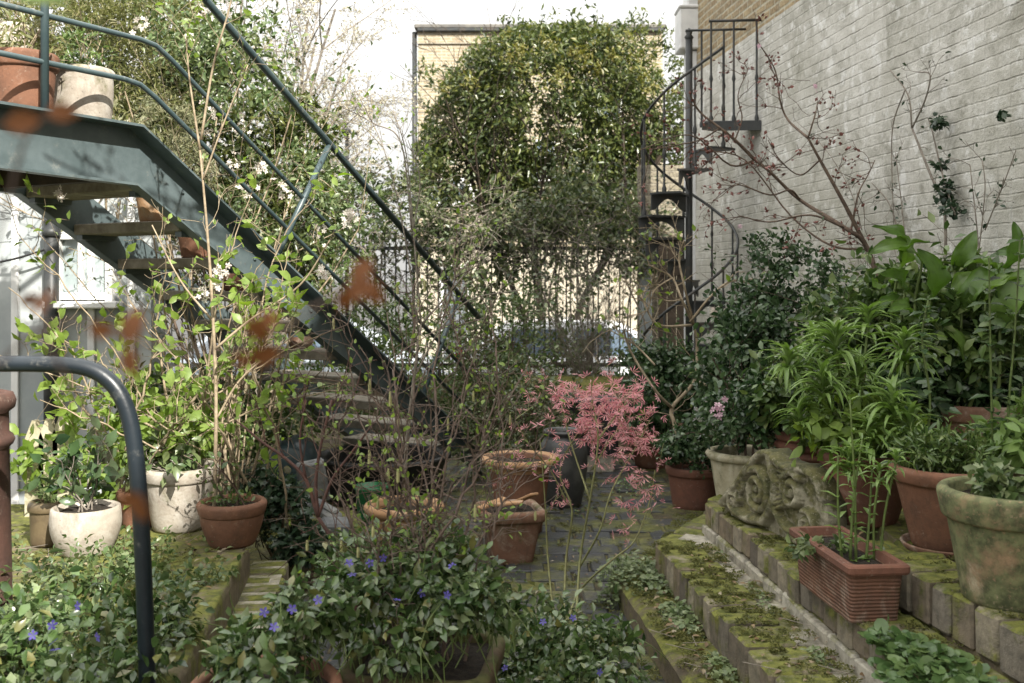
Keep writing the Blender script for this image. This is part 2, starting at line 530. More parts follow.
def painted_wall(name, e, bh=.076, bw=.235):
    """thick old whitewash over coursed brick: bed joints show through in broken lines"""
    m, nt, b, out = new_mat(name)
    g = nd(nt, 'ShaderNodeNewGeometry')
    dt = nd(nt, 'ShaderNodeVectorMath', operation='DOT_PRODUCT'); nt.links.new(g.outputs['Position'], dt.inputs[0]); dt.inputs[1].default_value = (e[0], e[1], 0)
    sp = nd(nt, 'ShaderNodeSeparateXYZ'); nt.links.new(g.outputs['Position'], sp.inputs[0])
    z = math_n(nt, 'ADD', sp.outputs[2], math_n(nt, 'MULTIPLY', math_n(nt, 'SUBTRACT', noise(nt, 1.3, 2), .5), .016))
    z = math_n(nt, 'ADD', z, math_n(nt, 'MULTIPLY', math_n(nt, 'SUBTRACT', noise(nt, 11, 4, .7), .5), .02))
    fr = math_n(nt, 'PINGPONG', z, bh / 2)
    width = math_n(nt, 'MULTIPLY_ADD', noise(nt, 6, 5, .75), .014, -.0028)
    bed = math_n(nt, 'SUBTRACT', 1.0, sstep(nt, math_n(nt, 'DIVIDE', fr, width), .35, 1.25))
    keep = sstep(nt, noise(nt, 3.2, 7, .8), .49, .66)
    bed = math_n(nt, 'MULTIPLY', bed, keep)
    cb = nd(nt, 'ShaderNodeCombineXYZ'); nt.links.new(dt.outputs['Value'], cb.inputs[0]); nt.links.new(z, cb.inputs[1])
    br = nd(nt, 'ShaderNodeTexBrick'); nt.links.new(cb.outputs[0], br.inputs['Vector'])
    br.inputs['Scale'].default_value = 1; br.inputs['Brick Width'].default_value = bw; br.inputs['Row Height'].default_value = bh
    br.inputs['Mortar Size'].default_value = .007; br.inputs['Mortar Smooth'].default_value = .6
    pc = mixc(nt, sstep(nt, noise(nt, .9, 8, .74), .34, .66), (.68, .665, .62), (.46, .445, .395))
    pc = mixc(nt, math_n(nt, 'MULTIPLY', sstep(nt, noise(nt, 3.4, 7, .75, dist=.5), .45, .68), .8), pc, (.29, .28, .235))
    pc = mixc(nt, math_n(nt, 'MULTIPLY', sstep(nt, noise(nt, 7, 6, .7), .53, .64), .8), pc, (.78, .775, .75))
    grime = sstep(nt, math_n(nt, 'ADD', noise(nt, 1.2, 5, .7), math_n(nt, 'MULTIPLY', sp.outputs[2], -.11)), .12, .42)
    pc = mixc(nt, math_n(nt, 'MULTIPLY', grime, .45), pc, (.27, .26, .20))
    pc = mixc(nt, math_n(nt, 'MULTIPLY', bed, .62), pc, (.17, .155, .125))
    pc = mixc(nt, math_n(nt, 'MULTIPLY', sstep(nt, noise(nt, 26, 5, .75), .64, .74), .5), pc, (.24, .23, .19))
    nt.links.new(pc, b.inputs['Base Color']); b.inputs['Roughness'].default_value = .88; b.inputs['Specular IOR Level'].default_value = .2
    hh = math_n(nt, 'ADD', math_n(nt, 'MULTIPLY', bed, -.8), math_n(nt, 'MULTIPLY', noise(nt, 13, 7, .75), 1.9))
    hh = math_n(nt, 'ADD', hh, math_n(nt, 'MULTIPLY', br.outputs['Fac'], -.4))
    bump(nt, b, hh, .9, .012)
    return m

def terracotta(name, c1=(.21, .10, .06), c2=(.125, .065, .042), bloom=.25, moss=.2, bcol=(.42, .36, .29), mcol=((.05, .055, .018), (.12, .12, .045)), grooves=False):
    m, nt, b, out = new_mat(name)
    g = nd(nt, 'ShaderNodeNewGeometry'); mp = nd(nt, 'ShaderNodeVectorMath', operation='MULTIPLY'); nt.links.new(g.outputs['Position'], mp.inputs[0]); mp.inputs[1].default_value = (1, 1, .28)
    c = mixc(nt, sstep(nt, noise(nt, 7, 7, .7), .3, .7), c1, c2)
    c = mixc(nt, math_n(nt, 'MULTIPLY', sstep(nt, noise(nt, 13, 6, .72, mp.outputs[0], .3), .50, .74), .6), c, mixc(nt, .5, c2, (.05, .04, .03)))      # dark runs
    c = mixc(nt, math_n(nt, 'MULTIPLY', sstep(nt, noise(nt, 5.3, 8, .76, dist=.7), .66 - bloom * .55, .88 - bloom * .5), .75), c, bcol)                 # lime bloom
    c = mixc(nt, math_n(nt, 'MULTIPLY', sstep(nt, noise(nt, 38, 6, .75), .58, .68), .5), c, mixc(nt, .5, bcol, c1))
    c, _ = moss_layer(nt, c, moss, .08, mcol, 4.2)
    c = mixc(nt, math_n(nt, 'MULTIPLY', sstep(nt, noise(nt, 60, 4), .6, .75), .5), c, (.06, .045, .03))
    nt.links.new(c, b.inputs['Base Color']); b.inputs['Roughness'].default_value = .85; b.inputs['Specular IOR Level'].default_value = .3
    hh = math_n(nt, 'ADD', noise(nt, 45, 6, .7), math_n(nt, 'MULTIPLY', noise(nt, 11, 4), .8))
    if grooves:
        sp = nd(nt, 'ShaderNodeSeparateXYZ'); nt.links.new(g.outputs['Position'], sp.inputs[0])
        w = math_n(nt, 'SINE', math_n(nt, 'MULTIPLY', math_n(nt, 'ADD', sp.outputs[2], math_n(nt, 'MULTIPLY', noise(nt, 6, 3), .012)), 2 * math.pi / .0125))
        hh = math_n(nt, 'ADD', hh, math_n(nt, 'MULTIPLY', w, .55))
    bump(nt, b, hh, .5, .005)
    return m

def mossy_brick(name, cols, moss, rough=.88, mcol=((.055, .06, .012), (.14, .13, .03)), scale=5, thr=.25):
    m, nt, b, out = new_mat(name)
    g = nd(nt, 'ShaderNodeNewGeometry')
    c = ramp(nt, g.outputs['Random Per Island'], [(i / (len(cols) - 1), cols[i]) for i in range(len(cols))])
    c = mixc(nt, sstep(nt, noise(nt, 18, 6, .7), .35, .7), c, mixc(nt, .55, c, (.03, .03, .025)))
    c, mk = moss_layer(nt, c, moss, thr, mcol, scale)
    nt.links.new(c, b.inputs['Base Color']); b.inputs['Roughness'].default_value = rough; b.inputs['Specular IOR Level'].default_value = .3
    h = math_n(nt, 'ADD', noise(nt, 55, 6, .75), math_n(nt, 'MULTIPLY', mk, .7))
    bump(nt, b, h, .8, .008)
    return m

M = {}
M['peri'] = leaf_mat('periwinkle_leaf', [(.02, .042, .014), (.055, .10, .03), (.10, .16, .05), (.03, .06, .022), (.18, .235, .10), (.047, .088, .035), (.26, .305, .16), (.065, .12, .042), (.11, .175, .05), (.04, .076, .027), (.20, .19, .065)], .28, spec=.6)  # palest greens in the ramp stand for highlights on the leaves
M['peri_lit'] = leaf_mat('lit_pale_leaf', [(.05, .09, .03), (.09, .14, .05), (.16, .2, .08), (.07, .11, .04), (.24, .28, .14)], .4)  # paler copy of the periwinkle greens, light put into the colour
M['dark'] = leaf_mat('dark_glossy_leaf', [(.016, .036, .016), (.032, .068, .026), (.058, .105, .04), (.11, .16, .08), (.038, .075, .03)], .25)
M['mid'] = leaf_mat('mid_green_leaf', [(.035, .072, .02), (.08, .135, .036), (.125, .18, .05), (.055, .10, .03), (.19, .24, .09)], .34)
M['tree'] = leaf_mat('evergreen_leaf', [(.026, .042, .015), (.048, .072, .022), (.085, .112, .032), (.14, .155, .042), (.06, .085, .028)], .32, .28)
M['tree_sunlit'] = leaf_mat('evergreen_sunlit_leaf', [(.12, .135, .03), (.18, .18, .045), (.13, .12, .03), (.24, .22, .07)], .45, .25)  # yellower copy of the evergreen leaf, sunlight put into the colour
M['lime'] = leaf_mat('fresh_lime_leaf', [(.13, .21, .035), (.20, .29, .055), (.25, .34, .09), (.15, .23, .05)], .45, .4)
M['lily'] = leaf_mat('lily_leaf', [(.12, .20, .045), (.17, .27, .065), (.22, .32, .10), (.13, .21, .06)], .42, .3)
M['banana'] = leaf_mat('ginger_leaf', [(.075, .145, .028), (.10, .18, .035), (.13, .21, .045)], .35, .35)
M['hedge'] = leaf_mat('hedge_leaf', [(.03, .05, .02), (.065, .09, .035), (.10, .125, .05), (.17, .18, .09)], .36)
M['grey'] = leaf_mat('grey_green_leaf', [(.16, .18, .10), (.22, .23, .13), (.28, .27, .16), (.14, .15, .09)], .5)
M['olive'] = leaf_mat('olive_fine_leaf', [(.14, .16, .05), (.20, .21, .075), (.10, .115, .04), (.28, .26, .13)], .5)
M['ivy'] = leaf_mat('ivy_leaf', [(.016, .036, .02), (.03, .058, .03), (.055, .085, .045)], .33)
M['penny'] = leaf_mat('pennywort_leaf', [(.05, .10, .03), (.08, .14, .045), (.12, .18, .06)], .38)
M['cress'] = leaf_mat('creeper_leaf', [(.10, .15, .06), (.15, .20, .08), (.22, .26, .13), (.08, .12, .05)], .5)
M['pink'] = leaf_mat('pink_maple_leaf', [(.60, .27, .31), (.74, .44, .46), (.66, .34, .37), (.55, .19, .23), (.62, .45, .36)], .5, .35)
M['copper'] = leaf_mat('copper_leaf', [(.15, .052, .012), (.20, .07, .017)], .8, .1)
M['violet'] = leaf_mat('violet_petal', [(.10, .085, .38), (.15, .12, .46)], .5, .3)
M['white_petal'] = leaf_mat('white_petal', [(.62, .58, .50), (.7, .67, .6), (.6, .5, .46)], .5, .2)
M['rose_petal'] = leaf_mat('rose_petal', [(.55, .34, .42), (.66, .48, .55)], .5, .3)
M['red_petal'] = leaf_mat('red_petal', [(.5, .02, .03), (.6, .04, .05)], .5, .2)
M['redbud'] = leaf_mat('reddish_bud', [(.20, .07, .055), (.14, .05, .04), (.28, .11, .09)], .5, .1)
M['catkin'] = leaf_mat('pale_catkin', [(.38, .38, .16), (.45, .43, .22)], .6, .2)
M['haze_bud'] = leaf_mat('pale_bud', [(.42, .40, .28), (.5, .47, .36), (.34, .30, .2)], .6, .2)
M['bark'] = noisy('brown_bark', (.15, .105, .075), (.08, .056, .042), 25, .85)
M['bark_pale'] = noisy('pale_bark', (.36, .29, .20), (.22, .17, .11), 20, .85)
M['bark_red'] = noisy('reddish_bark', (.15, .105, .08), (.085, .06, .047), 25, .7)
M['bark_grey'] = noisy('grey_bark', (.25, .22, .18), (.14, .12, .10), 18, .9)
M['green_stem'] = noisy('green_stem', (.12, .17, .045), (.09, .12, .035), 30, .6, .1)
M['stem_lime'] = noisy('mossy_stem', (.22, .23, .10), (.15, .14, .06), 30, .7, .2)
M['soil'] = noisy('potting_soil', (.022, .017, .012), (.05, .038, .026), 40, .95, 1.0, .02)
M['green_paint'] = painted_steel('dark_green_paint', (.065, .088, .092), (.10, .128, .134), .1)
M['rail_paint'] = painted_steel('blue_green_rail_paint', (.035, .058, .064), (.05, .076, .08), .08)
M['hoop_paint'] = painted_steel('blue_black_paint', (.007, .012, .017), (.013, .02, .027), .05)
M['iron'] = noisy('black_iron', (.018, .021, .023), (.035, .037, .036), 10, .5, .25, .003, 0, (.05, .04, .03), .5)
M['wood'] = noisy('weathered_timber', (.25, .225, .185), (.14, .12, .09), 9, .85, .5, .008, 0, (.28, .26, .22))
M['dark_wood'] = noisy('dark_damp_timber', (.05, .035, .022), (.025, .018, .012), 12, .8)
M['white_render'] = noisy('dirty_white_render', (.42, .44, .44), (.29, .32, .33), 1.6, .8, .3, .006, 0, (.19, .21, .22), .3)
M['cream_render'] = noisy('cream_render', (.47, .42, .33), (.38, .34, .265), 1.0, .85, .2, .006)
M['stucco'] = noisy('white_stucco', (.72, .72, .71), (.6, .6, .6), 3, .8, .25, .006)
M['white_paint'] = noisy('white_gloss_paint', (.74, .74, .72), (.66, .66, .64), 6, .4, .05)
M['grey_paint'] = noisy('grey_door_paint', (.15, .165, .18), (.12, .135, .15), 5, .5, .05)
M['terra'] = terracotta('terracotta', bloom=.2, moss=.24)
M['terra_red'] = terracotta('red_terracotta', (.18, .08, .052), (.115, .056, .04), .14, .26)
M['terra_old'] = terracotta('weathered_terracotta', (.21, .11, .07), (.13, .072, .05), .36, .36)
M['terra_moss'] = terracotta('algae_terracotta', (.34, .22, .13), (.22, .14, .085), .32, .56, (.52, .50, .36), ((.055, .062, .03), (.17, .18, .085)))
M['terra_yellow'] = terracotta('pale_terracotta', (.42, .25, .13), (.30, .17, .09), .3, .25)
M['terra_groove'] = terracotta('combed_terracotta', (.175, .085, .054), (.10, .055, .04), .32, .34, grooves=True)
M['white_pot'] = terracotta('whitewashed_pot', (.40, .36, .30), (.26, .22, .18), .45, .34, (.50, .47, .42))
M['pale_pot'] = terracotta('pale_stone_pot', (.44, .40, .29), (.30, .27, .18), .3, .4, (.5, .48, .38))
M['jar'] = noisy('dark_glazed_stoneware', (.035, .036, .037), (.055, .055, .054), 14, .42, .15, .003, 0, (.08, .08, .075))
M['teal'] = noisy('teal_glaze', (.045, .075, .085), (.03, .05, .06), 9, .35, .1, .003)
M['black_plastic'] = noisy('black_plastic', (.012, .012, .013), (.02, .02, .02), 9, .45, .1)
M['green_plastic'] = noisy('green_plastic', (.02, .14, .05), (.015, .11, .04), 9, .35, .05)
M['slate'] = noisy('broken_grey_stone', (.17, .175, .18), (.10, .105, .11), 11, .85, .8, .012, 0, (.24, .24, .23))
E_WALL = np.array((-.11, 1.0)) / math.hypot(.11, 1)
# ================================================================== GROUND
# the street beyond the railings lies lower and runs to the horizon
mb = MB()
rd = 900
mb.add([(-rd, -rd, -.46), (rd, -rd, -.46), (rd, rd, -.46), (-rd, rd, -.46)], quads=[(0, 1, 2, 3)])
mb.build('road', noisy('asphalt', (.055, .055, .056), (.07, .068, .065), 3, .9, .4, .004), kind='structure')

def sheet(x0, x1, y0, y1, step, zf):
    nx = int((x1 - x0) / step) + 1; ny = int((y1 - y0) / step) + 1
    X, Y = np.meshgrid(np.linspace(x0, x1, nx), np.linspace(y0, y1, ny))
    Z = zf(X, Y)
    i = np.arange(nx * (ny - 1)).reshape(ny - 1, nx)[:, :-1].ravel()
    mb = MB(); mb.add(np.stack([X, Y, Z], -1).reshape(-1, 3), quads=np.stack([i, i + 1, i + 1 + nx, i + nx], 1))
    return mb

def ground_z(X, Y):
    z = (fbm(X * 5, Y * 5, 3, 5) - .5) * .05 + (fbm(X * 28, Y * 28, 9, 3) - .5) * .02
    onpath = np.clip(1 - np.maximum(np.abs(X - .12) - .95, 0) / .25, 0, 1)
    return z * (1 - .5 * onpath) + .012 * (1 - onpath) - .001 * onpath
m, nt, b, out = new_mat('garden_earth')
c = mixc(nt, sstep(nt, noise(nt, 9, 6, .7), .3, .7), (.03, .022, .014), (.07, .052, .032))
c, _ = moss_layer(nt, c, .47, .05, ((.06, .062, .02), (.15, .14, .045)), 3.2)
c = mixc(nt, sstep(nt, noise(nt, 70, 2), .68, .72), c, (.22, .2, .16))
nt.links.new(c, b.inputs['Base Color']); b.inputs['Roughness'].default_value = .95
bump(nt, b, noise(nt, 70, 6, .8), 1, .015)
sheet(-4.6, 3.6, -1.5, 12.2, .03, ground_z).build('ground', m, smooth=True, kind='structure')
mb = MB(); mb.box((-.5, 5.3, -.26), (8.4, 13.9, .4)); mb.build('garden_soil_bank', M['soil'], kind='structure')

# brick path: every brick laid on its own, courses running across
M['path'] = mossy_brick('damp_path_brick', [(.035, .038, .044), (.06, .062, .066), (.045, .05, .058), (.085, .08, .072)], .37, .32, ((.06, .068, .016), (.16, .16, .042)), 3.0, .1)
rg = rngs(11)
mb = MB()
y = 2.2; row = 0
while y < 9.6:
    x = -1.0 + (.11 if row % 2 else 0)
    while x < 1.35:
        w = .222 + rg.uniform(-.014, .004)
        if rg.random() > .03:
            rz = rg.normal(0, .012); tx = rg.normal(0, .012)
            ca, sa = math.cos(rz), math.sin(rz)
            Mx = np.array(((ca, -sa, 0), (sa, ca, 0), (0, 0, 1))) @ np.array(((1, 0, 0), (0, math.cos(tx), -math.sin(tx)), (0, math.sin(tx), math.cos(tx))))
            px = x - .06 * (y - 4)
            mb.box((px + w / 2, y + .085, -.02 + rg.normal(0, .003)), (w, .158 + rg.uniform(-.01, .003), .06), ch=.007, M=Mx)
        x += .236
    y += .172; row += 1
mb.build('brick_path', M['path'], kind='structure')

# ================================================================== STEPS
M['step_brick'] = mossy_brick('mossy_stock_brick', [(.24, .205, .145), (.32, .28, .21), (.16, .135, .10), (.28, .22, .15), (.14, .12, .095), (.36, .32, .25)], .41, .88, ((.06, .072, .015), (.185, .19, .042)), 6.5, .19)
M['step_mortar'] = mossy_brick('pale_lime_mortar', [(.46, .43, .36), (.38, .35, .28)], .36, .9, ((.07, .075, .02), (.17, .165, .045)), 4, .1)
M['moss_slab'] = mossy_brick('moss_covered_slab', [(.22, .18, .12), (.15, .12, .08)], .44, .92, ((.055, .066, .015), (.17, .175, .04)), 5.5, .12)

def course(mb, p0, p1, depth, height, ztop, rng, bw=.105, gap=.014, side=1, jz=.005):
    """brick-on-edge course: headers laid along p0 -> p1, going inwards on the given side"""
    p0 = np.array(p0, float); p1 = np.array(p1, float)
    L = np.linalg.norm(p1 - p0); e = (p1 - p0) / L; n = np.array((-e[1], e[0])) * side
    a = 0
    while a < L - .02:
        w = min(bw + rng.uniform(-.006, .006), L - a)
        dd = depth + rng.normal(0, .006)
        c = p0 + e * (a + w / 2) + n * (dd / 2 + rng.normal(0, .003))
        rz = math.atan2(e[1], e[0]) + rng.normal(0, .012)
        ca, sa = math.cos(rz), math.sin(rz); tx, ty = rng.normal(0, .022, 2)
        Mx = np.array(((ca, -sa, 0), (sa, ca, 0), (0, 0, 1))) @ np.array(((1, 0, ty), (0, 1, -tx), (-ty, tx, 1)))
        mb.box((c[0], c[1], ztop - height / 2 + rng.normal(0, jz)), (w, dd, height), ch=rng.uniform(.005, .014), M=Mx)
        a += w + gap

def xe(x4, Y): return x4 - .09 * (Y - 4)

steps = thing('brick_steps', 'mossy brick steps climbing to the right below the terracotta pots, edged with bricks on edge', 'steps', (1.2, 4, 0))
rg = rngs(21)
# lowest: worn slab of brick and moss
def slab_mesh(poly, z0, z1, seed, amp=.018, n=46):
    """a worn lump with an uneven top: poly is a quad"""
    a, b_, c, d = [np.array(q, float) for q in poly]
    mb = MB()
    u = np.linspace(0, 1, n); U, V = np.meshgrid(u, u)
    XY = (a * ((1 - U) * (1 - V))[..., None] + b_ * (U * (1 - V))[..., None] + c * (U * V)[..., None] + d * ((1 - U) * V)[..., None])
    edge = np.minimum(np.minimum(U, 1 - U), np.minimum(V, 1 - V))
    Z = z1 + (fbm(XY[..., 0] * 9, XY[..., 1] * 9, seed, 5) - .5) * amp * 2 - .03 * np.exp(-edge * 26)
    top = np.concatenate([XY, Z[..., None]], -1).reshape(-1, 3)
    i = np.arange(n * (n - 1)).reshape(n - 1, n)[:, :-1].ravel()
    mb.add(top, quads=np.stack([i, i + 1, i + 1 + n, i + n], 1))
    ring = [k for k in range(n)] + [k * n + n - 1 for k in range(1, n)] + [n * n - 1 - k for k in range(1, n)] + [k * n for k in range(n - 2, 0, -1)]
    m_ = len(ring); t_ = top[ring]
    lv = [t_]
    ctr = XY.reshape(-1, 2).mean(0)
    for f in (.35, .7, 1.0):
        q = t_.copy(); q[:, 2] = t_[:, 2] * (1 - f) + z0 * f
        out = (q[:, :2] - ctr); out /= np.linalg.norm(out, axis=1, keepdims=True)
        q[:, :2] += out * ((fbm(q[:, 0] * 14 + f * 7, q[:, 1] * 14, seed + 5, 3) - .45) * .03)[:, None]
        lv.append(q)
    qs = []
    for j in range(3):
        for k in range(m_):
            qs.append((j * m_ + k, (j + 1) * m_ + k, (j + 1) * m_ + (k + 1) % m_, j * m_ + (k + 1) % m_))
    mb.add(np.concatenate(lv), quads=qs)
    return mb
slab_mesh([(xe(.605, 2.0), 2.0), (1.3, 2.0), (1.25, 4.86), (.52, 4.86)], -.02, .15, 5).build('lowest_step', M['moss_slab'], steps, smooth=True)
slab_mesh([(.50, 5.06), (.80, 4.8), (2.3, 6.5), (1.36, 6.66)], -.02, .12, 8, .012).build('mossy_landing', M['moss_slab'], steps, smooth=True)
# second step
mb = MB(); course(mb, (xe(.79, 2.0), 2.0), (.705, 4.98), .215, .16, .30, rg, side=-1)
course(mb, (.72, 5.02), (1.42, 6.2), .2, .16, .295, rg, side=-1)
mb.build('second_step', M['step_brick'], steps)
mb = MB(); mb.prism([(xe(.803, 2.0), 2.0), (1.9, 2.0), (1.9, 6.2), (1.47, 6.15), (.765, 4.95)], 0, .284); mb.build('second_step_bed', M['step_mortar'], steps)
# third
mb = MB(); course(mb, (xe(1.10, 2.0), 2.0), (1.0, 5.2), .215, .115, .45, rg, side=-1)
course(mb, (1.02, 5.25), (1.5, 5.95), .2, .115, .445, rg, side=-1)
mb.build('third_step', M['step_brick'], steps)
mb = MB()
course(mb, (xe(1.085, 2.0), 2.0), (.988, 5.19), .1, .075, .334, rg, bw=.215, side=-1, jz=.001); mb.build('third_step_plinth', M['step_mortar'], steps)
mb = MB(); mb.prism([(xe(1.112, 2.0), 2.0), (2.6, 2.0), (2.6, 6.0), (1.55, 5.9), (1.025, 5.15)], .2, .434); mb.build('third_step_bed', M['moss_slab'], steps)
# top terrace
mb = MB(); course(mb, (xe(1.385, 2.0), 2.0), (1.335, 3.62), .215, .15, .60, rg, side=-1)
course(mb, (1.36, 3.66), (1.78, 3.68), .2, .15, .597, rg, side=1)
mb.build('top_step', M['step_brick'], steps)
mb = MB(); mb.prism([(xe(1.398, 2.0), 2.0), (4.0, 2.0), (4.0, 9.0), (1.9, 9.0), (1.62, 5.6), (1.5, 3.86), (1.36, 3.61)], .2, .584); mb.build('terrace_bed', M['moss_slab'], steps)

# left terrace with its own brick edging
edging = thing('brick_edging', 'low mossy brick edging with pale mortar joints running past the terracotta bowl on the left', 'edging', (-1.2, 4.2, 0))
def xl(x4, Y): return x4 - .125 * (Y - 4)
mb = MB(); mb.prism([(xl(-1.17, 1.5), 1.5), (xl(-1.17, 4.75), 4.75), (-1.9, 5.6), (-4.6, 5.6), (-4.6, 1.5)], -.05, .345); mb.build('raised_bed', M['moss_slab'], edging)
mb = MB(); course(mb, (xl(-.985, 2.4), 2.4), (xl(-.985, 5.0), 5.0), .2, .2, .2, rg, bw=.098, gap=.034, side=1, jz=.003); mb.build('edge_brick', M['step_brick'], edging)
mb = MB(); mb.prism([(xl(-1.0, 2.4), 2.4), (xl(-1.0, 5.0), 5.0), (xl(-1.165, 5.0), 5.0), (xl(-1.165, 2.4), 2.4)], -.05, .1975); mb.build('mortar_bed', M['step_mortar'], edging)
slab_mesh([(xl(-1.262, 2.2), 2.2), (xl(-1.150, 2.2), 2.2), (xl(-1.150, 4.74), 4.74), (xl(-1.262, 4.74), 4.74)], -.02, .354, 44, .008, 70).build('bed_kerb', M['moss_slab'], edging, smooth=True)

# ================================================================== RIGHT WALL
def wx(Y): return 3.2 - .11 * Y
wall = thing('garden_side_wall', 'tall brick wall on the right, whitewashed and flaking below bare yellow brick', 'wall', (wx(4), 4, 0))
M['wall_white'] = painted_wall('whitewashed_brick', E_WALL)
M['wall_bare'] = brick_mat('bare_stock_brick', E_WALL, [(.42, .31, .17), (.28, .19, .10), (.13, .10, .07)], (.50, .46, .36), ms=.013)
def wallbox(y0, y1, z0, z1, d0, d1, name, mat):
    nx_ = np.array((E_WALL[1], -E_WALL[0])); mb = MB()
    a = np.array((wx(y0), y0)); b2 = np.array((wx(y1), y1))
    pts = [a + nx_ * d0, b2 + nx_ * d0, b2 + nx_ * d1, a + nx_ * d1]
    mb.prism([tuple(q) for q in pts][::-1], z0, z1)
    return mb.build(name, mat, wall)
wallbox(-10, 10.9, 0, 3.85, 0, .42, 'painted_brickwork', M['wall_white'])
wallbox(-10, 4.6, 3.85, 8.5, .012, .42, 'bare_brickwork', M['wall_bare'])  # unseen upper part, height set so its shade covers the left bed
wallbox(4.6, 10.9, 3.85, 5.9, .012, .42, 'bare_brickwork', M['wall_bare'])  # unseen top kept lower so the sun reaches railings and tree
wallbox(4.62, 10.9, 5.9, 6.0, -.03, .47, 'coping', M['stucco'])
wallbox(-10, 4.65, 8.5, 8.6, -.03, .47, 'coping', M['stucco'])
mb = MB()
xw = wx(10.9)
mb.box((xw - .015, 11.0, 2.05), (.16, .2, 4.1), ch=.01)
mb.box((xw - .06, 11.02, 4.33), (.24, .34, .44), ch=.015)
mb.box((xw - .02, 11.02, 4.85), (.15, .3, .6), ch=.015)
mb.box((xw - .06, 11.02, 4.572), (.26, .36, .04), ch=.012)
mb.build('stucco_pier', M['stucco'], wall)

# ================================================================== FAR BUILDING
BY = 24.0
bld = thing('brick_building', 'pale yellow brick building with flat parapet standing behind the evergreen tree', 'building', (.7, BY, -.46))
M['far_brick'] = brick_mat('pale_yellow_brick', (1, 0), [(.40, .335, .225), (.31, .25, .16), (.25, .165, .11)], (.52, .49, .42), ms=.014, bstr=.8)  # the brick's own pale yellow tones
bx0, bx1, bz = -2.26, 3.62, 7.62
mb = MB(); mb.box(((bx0 + bx1) / 2, BY + 4, 5.0), (bx1 - bx0, 8, 5.24)); mb.build('brick_wall', M['far_brick'], bld)
mb = MB(); mb.box(((bx0 + bx1) / 2 - .02, BY + 4, .96), (bx1 - bx0 + .06, 8.1, 2.83)); mb.build('rendered_base', M['cream_render'], bld)
mb = MB(); mb.box(((bx0 + bx1) / 2, BY + 4, bz + .055), (bx1 - bx0 + .16, 8.2, .1), ch=.02); mb.build('coping', noisy('lead_coping', (.10, .095, .09), (.16, .15, .13), 5, .7), bld)
mb = MB(); mb.box(((bx0 + bx1) / 2, BY - .02, bz - .32), (bx1 - bx0 + .02, .05, .07)); mb.build('string_course', M['far_brick'], bld)
mb = MB(); mb.box(((bx0 + bx1) / 2, BY - .06, bz - .03), (bx1 - bx0 + .02, .1, .09), ch=.02); mb.build('gutter', M['iron'], bld)
mb = MB(); mb.tube([(bx0 - .09, BY + .1, -.4), (bx0 - .09, BY + .1, bz - .05)], .06, 8); mb.build('flank_edge_pipe', M['iron'], bld, smooth=True)  # pipe put in for the dark edge of the building's left flank
M['pane'] = noisy('window_glass', (.10, .14, .19), (.18, .23, .29), 1.2, .08, 0, spec=.8)
for (px0, py0, px1, py1) in ((474, 84, 496, 120), (534, 140, 556, 178), (600, 84, 622, 120)):
    a = P(px0, py1, BY); c2 = P(px1, py0, BY); w, h = c2[0] - a[0], c2[2] - a[2]; cx, cz = (a[0] + c2[0]) / 2, (a[2] + c2[2]) / 2
    mb = MB()
    for s_ in (-1, 1):
        mb.box((cx + s_ * (w / 2 - .03), BY - .02, cz), (.06, .08, h)); mb.box((cx, BY - .022, cz + s_ * (h / 2 - .03)), (w - .12, .08, .06))
    mb.box((cx, BY - .024, cz), (w - .12, .05, .05)); mb.box((cx, BY - .016, cz), (.03, .05, h - .12))
    fr = mb.build('window', M['white_paint'], bld)
    mb = MB(); mb.box((cx, BY - .002, cz), (w - .06, .02, h - .06)); mb.build('pane', M['pane'], fr)
    mb = MB(); mb.box((cx, BY - .06, cz - h / 2 - .05), (w + .2, .16, .09), ch=.01); mb.build('sill', M['stucco'], fr)
# arched fanlight low on the left
ac = P(452, 204, BY)
mb = MB()
arc = [(ac[0] + .55 * math.cos(a), BY - .03, ac[2] + .62 * math.sin(a)) for a in np.linspace(0, math.pi, 17)]
mb.tube(arc, .075, 6); mb.box((ac[0], BY - .03, ac[2]), (1.2, .1, .1))
for a in (.6, 1.2, 1.9, 2.5): mb.tube([(ac[0], BY - .02, ac[2]), (ac[0] + .55 * math.cos(a), BY - .02, ac[2] + .6 * math.sin(a))], .022, 4)
fr = mb.build('arched_window', M['white_paint'], bld)
mb = MB(); v = [(ac[0], BY - .008, ac[2])] + [(ac[0] + .54 * math.cos(a), BY - .008, ac[2] + .6 * math.sin(a)) for a in np.linspace(0, math.pi, 17)]
mb.add(v, [(0, i, i + 1) for i in range(1, 17)]); mb.build('pane', M['pane'], fr)
a = P(444, 345, BY); c2 = P(467, 268, BY)
mb = MB(); mb.box(((a[0] + c2[0]) / 2, BY - .08, .72), (c2[0] - a[0], .06, 2.3)); dr = mb.build('door', M['grey_paint'], bld)
mb = MB()
for s_ in (-1, 1): mb.box(((a[0] + c2[0]) / 2 + s_ * ((c2[0] - a[0]) / 2 + .05), BY - .09, .72), (.09, .1, 2.4))
mb.box(((a[0] + c2[0]) / 2, BY - .09, 1.92), (c2[0] - a[0] + .02, .1, .09)); mb.build('door_frame', M['stucco'], dr)
rl = P(556, 17, BY + 1.5)
mb = MB()
mb.box((rl[0] - .1, BY + 1.6, bz + .22), (1.25, .7, .3), ch=.02); mb.build('rooflight', noisy('pale_blue_metal', (.42, .48, .55), (.36, .42, .5), 2, .4, 0), bld)
mb = MB(); mb.box((rl[0] - 1.6, BY + 1.2, bz + .2), (1.4, .1, .1)); mb.build('roof_rail', noisy('pale_metal', (.5, .55, .6), (.45, .5, .55), 2, .4, 0), bld)

